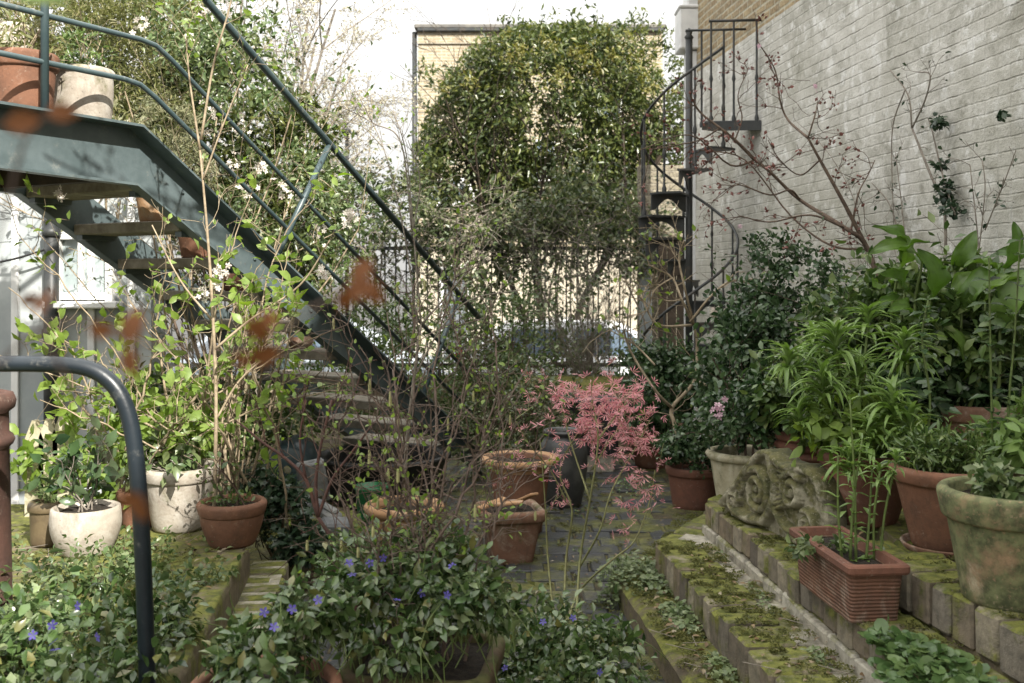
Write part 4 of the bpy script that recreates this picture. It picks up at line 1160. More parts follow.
# carved scroll stone
def carved_stone():
    a = P(716, 510, 4.95); b_ = P(818, 549, 4.12); a[2] = b_[2] = .45
    e = (b_ - a); L = np.linalg.norm(e); e /= L; up = np.array((0, 0, 1.0)); nrm = np.array((e[1], -e[0], 0))
    if nrm[1] > 0: nrm = -nrm
    hs = [(0, .05), (.05, .10), (.12, .15), (.2, .21), (.28, .27), (.36, .335), (.44, .375), (.50, .385), (.56, .37), (.62, .345), (.70, .345), (.80, .36), (.90, .355), (.96, .32), (1, .22)]
    nu, nv = 150, 90
    U, V = np.meshgrid(np.linspace(0, 1, nu), np.linspace(0, 1, nv))
    Ht = np.interp(U, [q[0] for q in hs], [q[1] for q in hs])
    x = U * L; y = V * Ht
    def curve_d(pts):
        pts = np.array(pts); d = np.full(x.shape, 9.0)
        for p0, p1 in zip(pts[:-1], pts[1:]):
            w = p1 - p0; t = np.clip(((x - p0[0]) * w[0] + (y - p0[1]) * w[1]) / max(1e-9, (w ** 2).sum()), 0, 1)
            d = np.minimum(d, np.hypot(x - p0[0] - t * w[0], y - p0[1] - t * w[1]))
        return d
    def spiral(cx, cy, r, turns, a0, hand):
        th = np.linspace(0, turns * 2 * math.pi, 46)
        rr = r * (1 - th / th[-1] * .9)
        return [(cx + q * math.cos(a0 + hand * t), cy + q * math.sin(a0 + hand * t)) for q, t in zip(rr, th)]
    rel = np.zeros_like(x)
    def ridge(pts, w, h):
        nonlocal rel
        d = curve_d(pts); rel = np.maximum(rel, h * np.sqrt(np.clip(1 - (d / w) ** 2, 0, 1)))
    s1 = spiral(.40 * L, .175, .105, 2.1, 2.2, -1); ridge(s1, .021, .036)
    ridge(spiral(.14 * L, .075, .05, 1.6, .4, 1), .014, .03)
    ridge(spiral(.73 * L, .235, .085, 1.8, .9, 1), .02, .036)
    ridge(spiral(.86 * L, .11, .062, 1.6, 2.0, -1), .018, .034)
    ridge([(.16 * L, .04), (.3 * L, .03), (.46 * L, .05), (.56 * L, .14), (.58 * L, .25), (.52 * L, .36)], .024, .038)
    ridge([(.56 * L, .14), (.64 * L, .07), (.78 * L, .03), (.95 * L, .04)], .02, .032)
    ridge([(U_ * L, np.interp(U_, [q[0] for q in hs], [q[1] for q in hs]) - .018) for U_ in np.linspace(.02, .98, 40)], .02, .03)
    for k in range(9):
        f = k / 8; ridge([(.59 * L + .02 * f, .13 + .2 * f), (.66 * L + .03 * f, .16 + .17 * f)], .011, .026)
        ridge([(.05 * L + .2 * L * f, .05 + .12 * f), (.02 * L + .2 * L * f, .1 + .12 * f)], .01, .02)
    rel = np.where(rel > 0, rel, -.012) * .95
    rel += (fbm(x * 45, y * 45, 7, 4) - .5) * .014 + (fbm(x * 14, y * 14, 17, 3) - .5) * .02
    a = a + np.array((.045, 0, 0)); base = a + nrm * .015
    front = base[None, None] + x[..., None] * e + y[..., None] * up + rel[..., None] * nrm
    back = a[None, None] - nrm * .085 + x[..., None] * e + y[..., None] * up + np.zeros_like(x)[..., None]
    v = np.concatenate([front.reshape(-1, 3), back.reshape(-1, 3)])
    i = np.arange(nu * (nv - 1)).reshape(nv - 1, nu)[:, :-1].ravel()
    q = np.stack([i, i + 1, i + 1 + nu, i + nu], 1); N = nu * nv
    edge = list(range(nu)) + [k * nu + nu - 1 for k in range(1, nv)] + [N - 1 - k for k in range(1, nu)] + [k * nu for k in range(nv - 2, 0, -1)]
    ed = np.array(edge); ed2 = np.roll(ed, -1)
    q = np.concatenate([q, q[:, ::-1] + N, np.stack([ed2, ed, ed + N, ed2 + N], 1)])
    mb = MB(); mb.add(v, quads=q)
    m, nt, b, out = new_mat('carved_limestone')
    c = mixc(nt, sstep(nt, noise(nt, 12, 6, .7), .3, .7), (.36, .335, .245), (.22, .20, .14))
    c, _ = moss_layer(nt, c, .52, .15, ((.05, .052, .018), (.13, .12, .045)), 9)
    c = mixc(nt, math_n(nt, 'MULTIPLY', sstep(nt, noise(nt, 34, 4), .6, .72), .6), c, (.05, .048, .035))
    nt.links.new(c, b.inputs['Base Color']); b.inputs['Roughness'].default_value = .92
    bump(nt, b, noise(nt, 80, 5, .7), .7, .006)
    o = mb.build('carved_stone', m, None, smooth=True)
    tag(o, 'mossy carved stone fragment with scrolls leaning on the brick step', 'carved stone')
carved_stone()

# ---- middle
t_sq = thing('square_pot', 'square terracotta pot with flared broken rim beside the brick path', 'potted plant', G(508, 562, 0))
cq = G(510, 560, 0)
pot(t_sq, cq, .165, .115, .30, M['terra_old'], .055, .02, 64, sq=(9, R(12)), fill=.93)
mb = MB()
for k, (dx, dy, l, rz, tl) in enumerate(((-.1, -.05, .17, .5, .25), (-.02, -.1, .19, -.2, .12), (.09, .0, .2, -1.0, .4))):
    ca, sa = math.cos(rz), math.sin(rz); ct, s_t = math.cos(tl), math.sin(tl)
    Mx = np.array(((ca, -sa, 0), (sa, ca, 0), (0, 0, 1))) @ np.array(((ct, 0, -s_t), (0, 1, 0), (s_t, 0, ct)))
    mb = MB(); mb.box((cq[0] + dx, cq[1] + dy, .335 + .01 * k), (l, .055, .016), ch=.004, M=Mx)
    tag(mb.build('terracotta_shard', M['terra_yellow'], None), ('pale curved terracotta shard at the left of the square pot', 'terracotta shard lying along the front of the square pot', 'terracotta shard propped at the right of the square pot')[k], 'shard')
t_tall = thing('tall_pot', 'tall round terracotta pot with wide pale rim between the square pot and the dark jar', 'potted plant', (.05, 6.35, 0))
pot(t_tall, (.05, 6.35, 0), .20, .14, .47, M['terra'], .0, fill=.93)
mb = MB(); mb.lathe((.05, 6.35, .0), [(.196, .40), (.205, .43), (.245, .445), (.252, .462), (.245, .48), (.2, .478), (.185, .465)], 48); mb.build('rim', M['terra_yellow'], t_tall, smooth=True)
t_jar = thing('dark_jar', 'tall dark grey glazed jar with narrow neck beside the pink maple', 'jar', (.365, 7.1, 0))
mb = MB(); mb.lathe((.365, 7.1, 0), [(.002, 0), (.115, 0), (.125, .01), (.15, .12), (.168, .26), (.172, .36), (.165, .43), (.14, .475), (.122, .487), (.125, .505), (.142, .517), (.146, .53), (.138, .538), (.12, .53), (.112, .49), (.12, .4), (.002, .38)], 48, rmod=lambda a, j: .006 * np.sin(j * 2.1) + 0 * a)
mb.build('jar_body', M['jar'], t_jar, smooth=True)
t_ring = thing('rimmed_pot', 'old yellowish pot with thick rolled rim sunk among the periwinkle', 'potted plant', (-.615, 5.7, 0))
pot(t_ring, (-.615, 5.7, 0), .195, .15, .31, M['terra_yellow'], 0, fill=.9)
mb = MB(); an = np.linspace(0, 2 * math.pi, 41); mb.lathe((-.615, 5.7, .3), [(.18, -.04), (.2, -.03), (.225, -.012), (.232, .008), (.222, .026), (.2, .032), (.172, .02), (.168, -.01)], 44); mb.build('rim', M['terra_yellow'], t_ring, smooth=True)
t_peri = thing('periwinkle_planter', 'big brown square planter in the centre foreground spilling periwinkle around bare twigs', 'potted plant', (-.27, 3.15, 0))
pot(t_peri, (-.27, 3.12, 0), .215, .17, .43, terracotta('dark_mossy_terracotta', (.12, .08, .05), (.08, .055, .035), .1, .5), .06, .015, 64, sq=(8, R(-8)), fill=.95)
t_low = thing('low_pot', 'terracotta pot rim showing under periwinkle at the bottom left of centre', 'potted plant', (-.68, 2.75, .0))
pot(t_low, (-.68, 2.75, 0), .2, .15, .49, M['terra'], .06, fill=.95)

# ---- left terrace
t_bowl = thing('terracotta_bowl', 'rounded terracotta bowl at the corner of the brick edging with a small twiggy plant', 'potted plant', (-1.33, 4.75, .347))
pot(t_bowl, (-1.33, 4.75, .347), .152, .11, .20, M['terra'], .055, .012, belly=.012, fill=.88)
t_white = thing('whitewashed_pot', 'whitewashed round pot of drooping leaves left of the terracotta bowl', 'potted plant', (-1.68, 5.05, .347))
pot(t_white, (-1.68, 5.05, .347), .185, .13, .31, M['white_pot'], .06, .01, fill=.9)
t_stone = thing('bleached_pot', 'bleached stone pot nearly covered by a dark leaved seedling, left of the pipe', 'potted plant', (-1.96, 4.6, .347))
pot(t_stone, (-1.96, 4.6, .347), .15, .115, .21, M['white_pot'], 0, belly=.02, fill=.9)
t_brown = thing('brown_pot', 'small brown stoneware pot between the chimney pot and the bleached pot', 'potted plant', (-2.2, 4.75, .347))
pot(t_brown, (-2.2, 4.75, .347), .085, .08, .2, noisy('brown_stoneware', (.12, .09, .05), (.07, .05, .03), 8, .5), .04, .008)
t_lil = thing('small_terracotta_pot', 'small plain terracotta pot between the bleached pot and the whitewashed pot', 'potted plant', (-1.9, 5.1, .347))
pot(t_lil, (-1.9, 5.1, .347), .105, .08, .18, M['terra'], .04, .008)
t_chim = thing('chimney_pot', 'tall ringed terracotta chimney pot at the left edge of the picture', 'chimney pot', (-1.862, 3.4, .347))
mb = MB(); cp = (-1.862, 3.4, .347)
mb.lathe(cp, [(.16, 0), (.15, .02), (.145, .3), (.138, .68), (.15, .69), (.156, .705), (.15, .72), (.138, .73), (.136, .8), (.155, .815), (.16, .84), (.15, .865), (.13, .87), (.115, .86), (.112, .5)], 44); mb.build('clay_body', terracotta('sooty_terracotta', (.10, .05, .037), (.06, .034, .027), .06, .2), t_chim, smooth=True)
for k, (px, py) in enumerate(((34, 430), (48, 428), (62, 424))):
    p = P(px, py, 5.3); mb = MB(); zt = p[2]
    v = [(p[0] - .05, p[1], .34), (p[0] + .05, p[1], .34), (p[0] + .05, p[1], zt - .05), (p[0] + .012, p[1], zt + .05), (p[0] - .012, p[1], zt + .05), (p[0] - .05, p[1], zt - .05)]
    v = v + [(x, y + .03, z) for x, y, z in v]
    mb.add(v, quads=[(0, 1, 2, 5), (5, 2, 3, 4), (6, 11, 8, 7), (11, 10, 9, 8)] + [(i, i + 6, (i + 1) % 6 + 6, (i + 1) % 6) for i in range(6)])
    tag(mb.build('edging_tile', M['pale_pot'], None), 'pale pointed edging tile standing in a row left of the whitewashed pot', 'edging tile', 'pale pointed edging tiles')

# ---- under the stair
t_teal = thing('teal_pot', 'blue grey glazed pot lying on its side with a drain hole in its base', 'pot', (-1.6, 7.2, .2))
mb = MB(); c = P(287, 470, 7.0)
pr = [(.03, 0), (.15, 0), (.165, .015), (.19, .16), (.2, .3), (.19, .32), (.17, .3), (.15, .05), (.03, .02)]
an = np.arange(36) * 2 * math.pi / 36; v = []
for r_, z_ in pr: v.append(np.stack([c[0] + r_ * np.cos(an), np.full(36, c[1] + z_), c[2] + r_ * np.sin(an)], 1))
q = [(j * 36 + k, (j + 1) * 36 + k, (j + 1) * 36 + (k + 1) % 36, j * 36 + (k + 1) % 36) for j in range(len(pr) - 1) for k in range(36)]
mb.add(np.concatenate(v), quads=q); mb.build('pot_body', M['teal'], t_teal, smooth=True)
mb = MB(); mb.box((c[0], c[1] + .16, (c[2] - .2) / 2), (.4, .3, c[2] - .2), ch=.02); tag(mb.build('stone_block', M['step_mortar']), 'rough block propping up the blue grey pot', 'block')
tub = thing('water_tub', 'black plastic water tub in the dark under the foot of the green stair', 'tub', (-.95, 7.35, 0))
mb = MB(); tc = (-.93, 7.3, 0)
mb.lathe(tc, [(.002, 0), (.38, 0), (.4, .02), (.46, .3), (.485, .31), (.485, .335), (.455, .34), (.43, .3), (.38, .08), (.002, .08)], 44); mb.build('tub_body', M['black_plastic'], tub, smooth=True)
gb = thing('green_bucket', 'bright green plastic bucket lying against the black tub', 'bucket', G(372, 500, 0))
gp = P(372, 490, 6.6)
mb = MB(); mb.lathe((gp[0], gp[1], .02), [(.002, 0), (.085, 0), (.09, .01), (.11, .2), (.118, .205), (.118, .225), (.108, .225), (.085, .03), (.002, .03)], 30); mb.build('bucket_body', M['green_plastic'], gb, smooth=True)
for k, (px, py, Y, sz, rz, tl, rl, lab) in enumerate((
        (313, 482, 5.9, (.17, .05, .27), .25, .2, -.18, 'upright broken slab of grey stone leaning among the ivy'),
        (296, 497, 5.75, (.14, .06, .13), -.2, .5, .3, 'small pale stone chunk at the left of the broken slab'),
        (322, 510, 5.6, (.24, .09, .05), -.5, .1, .35, 'flat grey stone moulding lying below the broken slab'),
        (336, 528, 5.45, (.16, .12, .09), .4, .2, .1, 'pale mossy stone lump lowest of the broken stones'))):
    p = P(px, py, Y); ca, sa = math.cos(rz), math.sin(rz); ct, s_t = math.cos(tl), math.sin(tl); cr, sr = math.cos(rl), math.sin(rl)
    Mx = np.array(((ca, -sa, 0), (sa, ca, 0), (0, 0, 1))) @ np.array(((1, 0, 0), (0, ct, -s_t), (0, s_t, ct))) @ np.array(((cr, 0, sr), (0, 1, 0), (-sr, 0, cr)))
    mb = MB(); mb.box(p, sz, ch=.014, M=Mx)
    if k == 0: mb.box(p + Mx @ np.array((.03, -.03, .02)), (.1, .03, .22), ch=.01, M=Mx)
    if k == 2: mb.box(p + Mx @ np.array((0, 0, .03)), (.2, .05, .03), ch=.008, M=Mx)
    tag(mb.build('stone_fragment', M['slate']), lab, 'stone')
rp = MB(); rr_ = rngs(71)
for k in range(3):
    p = P(318, 520, 5.7); 
mb = MB(); mb.box((-1.08, 5.7, .1), (.5, .5, .26), .3, ch=.05); tag(mb.build('rubble_heap', M['moss_slab']), 'mossy heap of rubble under the broken stones', 'rubble')

# ---- on the landing and the treads
def landing_spot(s, w): return sp_(s, w, 2.324)
p = landing_spot(-.45, .22); t_l1 = thing('landing_terracotta_pot', 'large terracotta pot standing on the stair landing at the left edge', 'potted plant', p)
pot(t_l1, p, .155, .125, .38, M['terra'], .07)
p = landing_spot(-.1, .24); t_l2 = thing('landing_white_pot', 'white painted round pot on the stair landing right of the terracotta one', 'potted plant', p)
pot(t_l2, p, .15, .12, .37, M['white_pot'], .03, belly=.015)
p = landing_spot(-.22, .68); t_l3 = thing('landing_white_urn', 'white rounded urn high at the left edge behind the terracotta landing pot', 'potted plant', p)
pot(t_l3, p, .15, .11, .62, M['white_pot'], .05, belly=.04)
for k, (tr_, w, r_, h_, mat_, lab) in enumerate((
        (0, .30, .115, .20, 'terra', 'terracotta pot on the top tread just under the landing'),
        (1, .36, .12, .21, 'terra_yellow', 'pale terracotta pot on the second tread of the green stair'),
        (2, .38, .105, .19, 'terra', 'terracotta pot with dry stalks on the third tread of the green stair'),
        (3, .34, .11, .2, 'terra_red', 'red terracotta pot on the fourth tread of the green stair'),
        (5, .36, .1, .17, 'terra_old', 'old terracotta pot on the sixth tread of the green stair'))):
    s = .17 + tr_ * .308; z = 2.3 - (tr_ + 1) * .2 + .032
    p = sp_(s, w, z); t = thing('tread_pot', lab, 'potted plant', p, 'terracotta pots on the green stair')
    pot(t, p, r_, r_ * .75, h_, M[mat_], .04, .008)
    rg = rngs(300 + k); mb = MB(); nodes = []
    for i in range(5): grow(mb, (p[0] + rg.normal(0, .03), p[1] + rg.normal(0, .03), z + h_ * .8), (rg.normal(0, .3), rg.normal(0, .3), 1), .22, .004, 1, rg, nodes, 4, .2)
    mb.build('stem', M['bark_pale'], t)
    mb = MB(); node_leaves(mb, nodes, rg, 2, .035, .02); mb.build('foliage', M['grey' if k != 1 else 'mid'], t)
# ================================================================== PLANTS
def E(px, py, Y, rx, ry, rd=None):
    k = Y / F
    return P(px, py, Y), np.array((rx * k, rd if rd is not None else min(rx, ry) * 1.1 * k, ry * k))

def bush(name, label, cat, base, blobs, n, L, W, mat, seed, tp=LEAF, nclump=26, cs=.16, shell=.35, stems=7, smat='bark', kids=3, up=.5, hang=.15, group=None, root=None, flowers=None, zmin=None, sr=.008, keep=None, stuff=False, nodeleaf=1.0):
    """shrub: stems fanning out from the base into clumpy foliage; blobs are E(...) ellipsoids"""
    t = root or thing(name, label, cat, base, group)
    if stuff: t['kind'] = 'stuff'
    rg = rngs(seed); base = np.asarray(base, float)
    mb = MB(); nodes = []
    for i in range(stems):
        c, r = blobs[i % len(blobs)]
        tip = c + rg.normal(0, .45, 3) * r; d = tip - base; Ld = np.linalg.norm(d)
        b0 = base + np.array((rg.normal(0, .03), rg.normal(0, .03), 0))
        grow(mb, b0, nz(d) + np.array((0, 0, .25)), Ld * .85, sr * rg.uniform(.7, 1.2), 2, rg, nodes, 6, .13, .03, kids, .5, .75)
    if stems: mb.build('stem', M[smat], t, smooth=True)
    mb = MB(); tot = sum(float(np.prod(r)) ** .667 for c, r in blobs)
    for c, r in blobs:
        k = int(n * float(np.prod(r)) ** .667 / tot)
        cloud_leaves(mb, rg, k, c, r, L, W, tp, nclump, cs, shell, up, zmin, hang, keep)
    node_leaves(mb, [q for q in nodes if rg.random() < nodeleaf], rg, 1, L, W, tp)
    mb.build('foliage', M[mat] if isinstance(mat, str) else mat, t, smooth=tp is LEAF)
    for fl in flowers or ():
        fmat, pts, size, ftp, k, spread = fl
        mb = MB()
        for q in pts:
            pp = np.asarray(q, float) + rg.normal(0, 1, (k, 3)) * spread
            nr = nz(rg.normal(0, .5, (k, 3)) + np.array((0, -.8, .6))); ax = rg.normal(0, 1, (k, 3))
            mb.put(ftp, pp, ax, nr, size * rg.uniform(.8, 1.2, k), size * rg.uniform(.8, 1.2, k))
        mb.build('blossom', M[fmat], t)
    return t

def fan(t, bases, tips, r0, seed, smat, leafmat, L, W, side=5, sideL=.22, nl=1, tp=LEAF, bulge=.15, depth=1, kids=2, wob=.008, lname='foliage', up=.3, r1=.0022, sname='stem', keep=1.0):
    """long twigs running from the base to listed tips, with side shoots and leaves"""
    rg = rngs(seed); mb = MB(); nodes = []
    for i, tip in enumerate(tips):
        b0 = np.asarray(bases[i % len(bases)], float) + np.array((rg.normal(0, .02), rg.normal(0, .02), 0)); tip = np.asarray(tip, float)
        d = tip - b0
        m1 = b0 + d * .35 + np.array((rg.normal(0, .05), rg.normal(0, .05), bulge * np.linalg.norm(d) * rg.uniform(.2, 1)))
        m2 = b0 + d * .7 + np.array((rg.normal(0, .04), rg.normal(0, .04), bulge * .6 * np.linalg.norm(d)))
        l = smooth_line([b0, m1, m2, tip], 6); w = rg.normal(0, wob, l.shape); w[0] = 0; l = l + w
        mb.tube(l, np.linspace(r0 * rg.uniform(.7, 1.2), r1, len(l)), 6, cap=False)
        dl = nz(np.gradient(l, axis=0))
        for k in range(side):
            j = int(len(l) * rg.uniform(.3, .97)); j = min(j, len(l) - 1)
            sd_ = nz(dl[j] * .6 + nz(rg.normal(0, 1, 3)) * .9 + np.array((0, 0, .2)))
            grow(mb, l[j], sd_, sideL * rg.uniform(.5, 1.3), r1 * 1.3, depth, rg, nodes, 5, .22, .05, kids, .6, .8, 4, .0011)
        nodes.append((l[-1], dl[-1], 0))
    mb.build(sname, M[smat], t, smooth=True)
    if leafmat:
        mb = MB(); node_leaves(mb, [q for q in nodes if rg.random() < keep], rg, nl, L, W, tp, up, .006)
        mb.build(lname, M[leafmat], t, smooth=tp is LEAF)
    return nodes

# ---------------------------------------------------------------- evergreen tree
tb = np.array((.48, 15.0, -.4))
tree = thing('evergreen_tree', 'broad evergreen tree with domed crown in front of the yellow brick building', 'tree', tb)
rg = rngs(101); mb = MB(); nodes = []
for i in range(4):
    a = rg.uniform(-.3, .3); d = np.array((-.30 + .2 * i, rg.normal(0, .12), 1.0))
    grow(mb, tb + np.array((rg.normal(0, .08), rg.normal(0, .05), 0)), d, 4.2, .06, 3, rg, nodes, 9, .07, .02, 4, .5, .55, 7, .004, .42)
mb.build('trunk', M['dark_wood'], tree, smooth=True)
cc = P(552, 128, 15)
def crown_keep(p):
    px = 512 + p[:, 0] / p[:, 1] * F; py = HZ - (p[:, 2] - H) / p[:, 1] * F
    nz1 = (fbm(p[:, 0] * 1.7 + 5, p[:, 2] * 1.7, 4, 4) - .47) * 44 + (fbm(p[:, 0] * 5 + 2, p[:, 2] * 5, 8, 3) - .44) * 30
    lo = np.interp(py, [16, 24, 36, 60, 90, 120, 150, 180, 205, 232], [556, 520, 488, 460, 442, 428, 415, 410, 418, 450])
    hi = np.interp(py, [16, 24, 36, 70, 110, 160, 200, 232], [596, 622, 642, 664, 682, 692, 686, 655])
    hole = fbm(p[:, 0] * 3.6, p[:, 2] * 3.6 + p[:, 1] * .5, 14, 3)
    low = np.clip((py - 90) / 110, 0, 1)
    return (px > lo + nz1) & (px < hi - nz1) & (py > 24 + nz1 * .35) & (py < 236 + nz1 * .5) & (hole > .15 + .13 * low)
mb = MB()
cloud_leaves(mb, rg, 50000, cc, (2.75, 1.1, 2.3), .105, .042, LEAF_LO, 760, .06, .25, .35, None, .35, crown_keep)
mb.build('crown', M['tree'], tree, smooth=True)
mb = MB()
cloud_leaves(mb, rg, 10000, cc + np.array((0, -.15, .35)), (2.6, 1.1, 1.9), .085, .034, LEAF_LO, 260, .04, .8, .6, cc[2] + .35, -.1, crown_keep)
mb.build('sunlit_top', M['tree_sunlit'], tree, smooth=True)  # yellower leaves on the upper crown paint in its sunlit top
mb, lf = MB(), MB(); sn = []
for i in range(90):
    if i % 3: px = rg.uniform(430, 690); py = np.interp(px, [414, 440, 470, 510, 560, 640, 670, 692], [170, 110, 58, 34, 24, 26, 48, 110]) + 8
    else: py = rg.uniform(60, 215); px = 424 + rg.uniform(0, 12) if i % 2 else 684 - rg.uniform(0, 10)
    p = P(px, py, 14.9 + rg.normal(0, .3)); dr_ = nz(np.array(((px - 552) / 130, -.2, (140 - py) / 110 + .25)) + rg.normal(0, .35, 3))
    grow(lf, p - dr_ * .15, dr_, rg.uniform(.25, .6), .006, 0, rg, sn, 6, .15, .03)
node_leaves(lf, sn, rg, 3, .10, .04, LEAF_LO, .4, .03); lf.build('leafy_shoots', M['tree'], tree)

# ---------------------------------------------------------------- hedge along the railings
hd = thing('ivy_hedge', 'thick tangle of ivy and bare brown stems lying along the top of the railings', 'climbing plant', (-.5, 12, 0))
rg = rngs(111); mb = MB(); n_ = []
for i in range(330):
    x = rg.uniform(-4.0, 1.75); p = np.array((x, 11.95 + rg.normal(0, .15), rg.uniform(1.75, 2.5)))
    grow(mb, p, (rg.normal(0, 1), rg.normal(0, .5), rg.normal(-.2, .5)), rg.uniform(.4, .9), .008, 1, rg, n_, 6, .32, -.05, 3, .6, .9, 4, .003)
for i in range(26):
    x = rg.uniform(-3.2, 1.6); l = smooth_line([(x, 11.9, .45), (x + rg.normal(0, .08), 11.9, 1.0), (x + rg.normal(0, .12), 11.88, 1.5), (x + rg.normal(0, .2), 11.9, 2.1)], 4)
    mb.tube(l, np.linspace(.014, .008, len(l)), 5)
mb.build('stem', M['bark_grey'], hd, smooth=True)
mb = MB()
for i in range(46):
    x = -4.2 + 6.0 * (i + rg.random()) / 46
    zc = 2.27 + .16 * math.sin(x * 3.1) + .1 * math.sin(x * 7.3 + 1) + rg.normal(0, .12) + (.22 if x < -1.1 else 0) + (.1 if x > .2 else 0)
    cloud_leaves(mb, rg, 160, (x, 12 + rg.normal(0, .1), zc), (.3, .3, .26 + rg.uniform(0, .3)), .08 * rg.uniform(.7, 1.3), .048 * rg.uniform(.7, 1.3), LEAF_LO, 7, .26, .3)
node_leaves(mb, n_, rg, 1, .07, .04, LEAF_LO)
mb.build('foliage', M['hedge'], hd)
mb = MB()
p = np.array([P(rg.uniform(360, 640), rg.uniform(262, 372), 11.85) for _ in range(60)]); p += rg.normal(0, .05, p.shape)
pp = np.repeat(p, 5, 0) + rg.normal(0, .06, (300, 3)); mb.put(LEAF_LO, pp, rg.normal(0, 1, (300, 3)), rg.normal(0, .6, (300, 3)) + np.array((0, -.5, .6)), .07, .04)
mb.build('hanging_leaves', M['mid'], hd)

# ---------------------------------------------------------------- upper left: bushes behind the stair
bush('evergreen_climber', 'dark leaved climbing shrub rising behind the green stair rails', 'shrub', (-2.4, 8.3, 0),
     [E(215, 130, 8.2, 75, 120, .7), E(160, 60, 8.4, 70, 90, .7), E(290, 230, 8.6, 60, 60, .5), E(240, 215, 8.0, 50, 60, .5), E(120, 130, 7.9, 60, 50, .5), E(300, 150, 8.8, 40, 60, .4)], 15000, .085, .034, 'tree', 121, nclump=90, cs=.11, stems=11, sr=.016)
bush('fine_leaved_bush', 'pale olive fine leaved bush filling the top left behind the landing pots', 'shrub', (-2.9, 7.2, 1.2),
     [E(95, 60, 6.9, 75, 70, .5), E(25, 30, 7.0, 60, 60, .5), E(130, 20, 7.2, 70, 60, .5), E(160, 130, 6.8, 35, 55, .4), E(30, 90, 7.2, 60, 50, .4)], 15000, .055, .012, 'olive', 122, LEAF_LO, 110, .09, stems=12, smat='bark_pale', sr=.012)
bush('flowering_shrub', 'airy shrub with clusters of white blossom between the upper stair rails', 'shrub', (-1.9, 6.9, 0),
     [E(230, 60, 6.8, 80, 70, .5), E(290, 200, 7.0, 70, 60, .4), E(200, 20, 6.8, 60, 40, .4), E(340, 215, 7.4, 50, 50, .4)], 3400, .05, .022, 'peri_lit', 123, nclump=44, cs=.12, stems=10, smat='bark_pale', sr=.01,
     flowers=[('white_petal', [P(203, 9, 6.6), P(222, 12, 6.6), P(193, 43, 6.6), P(140, 22, 6.6), P(212, 110, 6.6), P(240, 130, 6.6), P(350, 217, 7), P(300, 196, 6.8), P(248, 190, 6.6), P(262, 165, 6.6), P(232, 165, 6.7), P(322, 232, 7), P(285, 190, 6.6)], .022, FLOWER, 12, .03)])
bush('silver_shrub', 'silvery fine leaved shrub crowding against the top of the stair stringer', 'shrub', (-1.85, 6.4, 0),
     [E(165, 130, 6.1, 32, 42, .25), E(190, 165, 6.2, 25, 30, .2)], 1700, .05, .008, 'grey', 124, LEAF_LO, 22, .13, stems=6, smat='bark_pale')
bare = thing('bare_tree', 'leafless tree of fine pale budding twigs against the white sky', 'tree', (-2.9, 11.5, 0))
rg = rngs(131); mb = MB(); nodes = []
for i, tip in enumerate(((230, 20), (270, 40), (305, 60), (250, -20), (310, 130), (210, -40), (290, 0), (325, 20), (300, 95), (260, 100))):
    b0 = np.array((-2.9, 11.5, 0)); tp_ = P(*tip, 11.5 + rg.normal(0, .3)); d = tp_ - b0
    grow(mb, b0, d, np.linalg.norm(d) * 1.0, .028, 3, rg, nodes, 10, .06, .0, 7, .34, .85, 4, .0026, .4)
mb.build('branch', M['bark_grey'], bare, smooth=True)
mb = MB(); node_leaves(mb, [q for q in nodes if rg.random() < .5], rg, 1, .04, .022, LEAF_LO, .3, .03); mb.build('bud', M['haze_bud'], bare, kind='stuff')

# ---------------------------------------------------------------- middle distance shrubs
bush('back_shrub', 'sunlit loose green shrub with red flowers between the stair and the railings', 'shrub', (-1.3, 9.6, 0),
     [E(385, 330, 9.6, 55, 55, .5), E(330, 270, 9.8, 45, 45, .4), E(440, 390, 9.3, 55, 60, .5), E(350, 390, 9.5, 70, 40, .5)], 3800, .055, .025, 'mid', 141, nclump=40, cs=.15, stems=12,
     flowers=[('red_petal', [P(461, 352, 9.2), P(456, 357, 9.2)], .035, FLOWER, 5, .02)])
bush('pittosporum', 'yellow green small leaved shrub right of the stair foot against the railings', 'shrub', (-.1, 9.2, 0),
     [E(505, 330, 9.2, 45, 65, .5), E(470, 400, 9.0, 45, 50, .4), E(530, 385, 9.0, 36, 40, .4), E(455, 330, 9.0, 36, 40, .4)], 2100, .06, .026, 'peri_lit', 142, nclump=46, cs=.12, stems=14, kids=4)
bush('twiggy_shrub', 'bare tangled brown twigs of a shrub before the right end of the railings', 'shrub', (.75, 10.2, .2),
     [E(580, 265, 10.2, 60, 40, .4), E(600, 330, 10.1, 45, 50, .4)], 90, .055, .028, 'hedge', 143, nclump=20, cs=.13, stems=30, kids=5, sr=.007, smat='bark_grey', nodeleaf=.12)
bush('railing_climber', 'loose climber of small leaves twining up the middle of the railings', 'climber', (.1, 11.7, .45),
     [E(600, 355, 11.8, 46, 26, .15), E(480, 355, 11.7, 50, 30, .15), E(545, 310, 11.8, 30, 50, .15), E(400, 330, 11.7, 40, 50, .15)], 1300, .075, .042, 'mid', 146, LEAF_LO, 60, .1, stems=26, kids=5, smat='bark', nodeleaf=.3)
bush('stair_foot_shrub', 'shrub added to fill the darkness below the green stair', 'shrub', (-2.0, 7.4, 0),  # added foliage that fills the dark space under the flight
     [E(240, 420, 7.2, 55, 40, .35), E(180, 400, 6.9, 50, 50, .35), E(320, 400, 8.3, 40, 40, .3)], 2600, .06, .028, 'mid', 144, nclump=30, cs=.16, stems=14)
bush('jar_shrub', 'tangled small leaved shrub standing behind the dark jar', 'shrub', (.25, 8.0, 0),
     [E(535, 405, 7.9, 36, 42, .3), E(490, 430, 7.7, 40, 40, .3), E(565, 420, 8.2, 24, 30, .3)], 1700, .045, .022, 'hedge', 145, nclump=26, cs=.15, stems=16, kids=4)

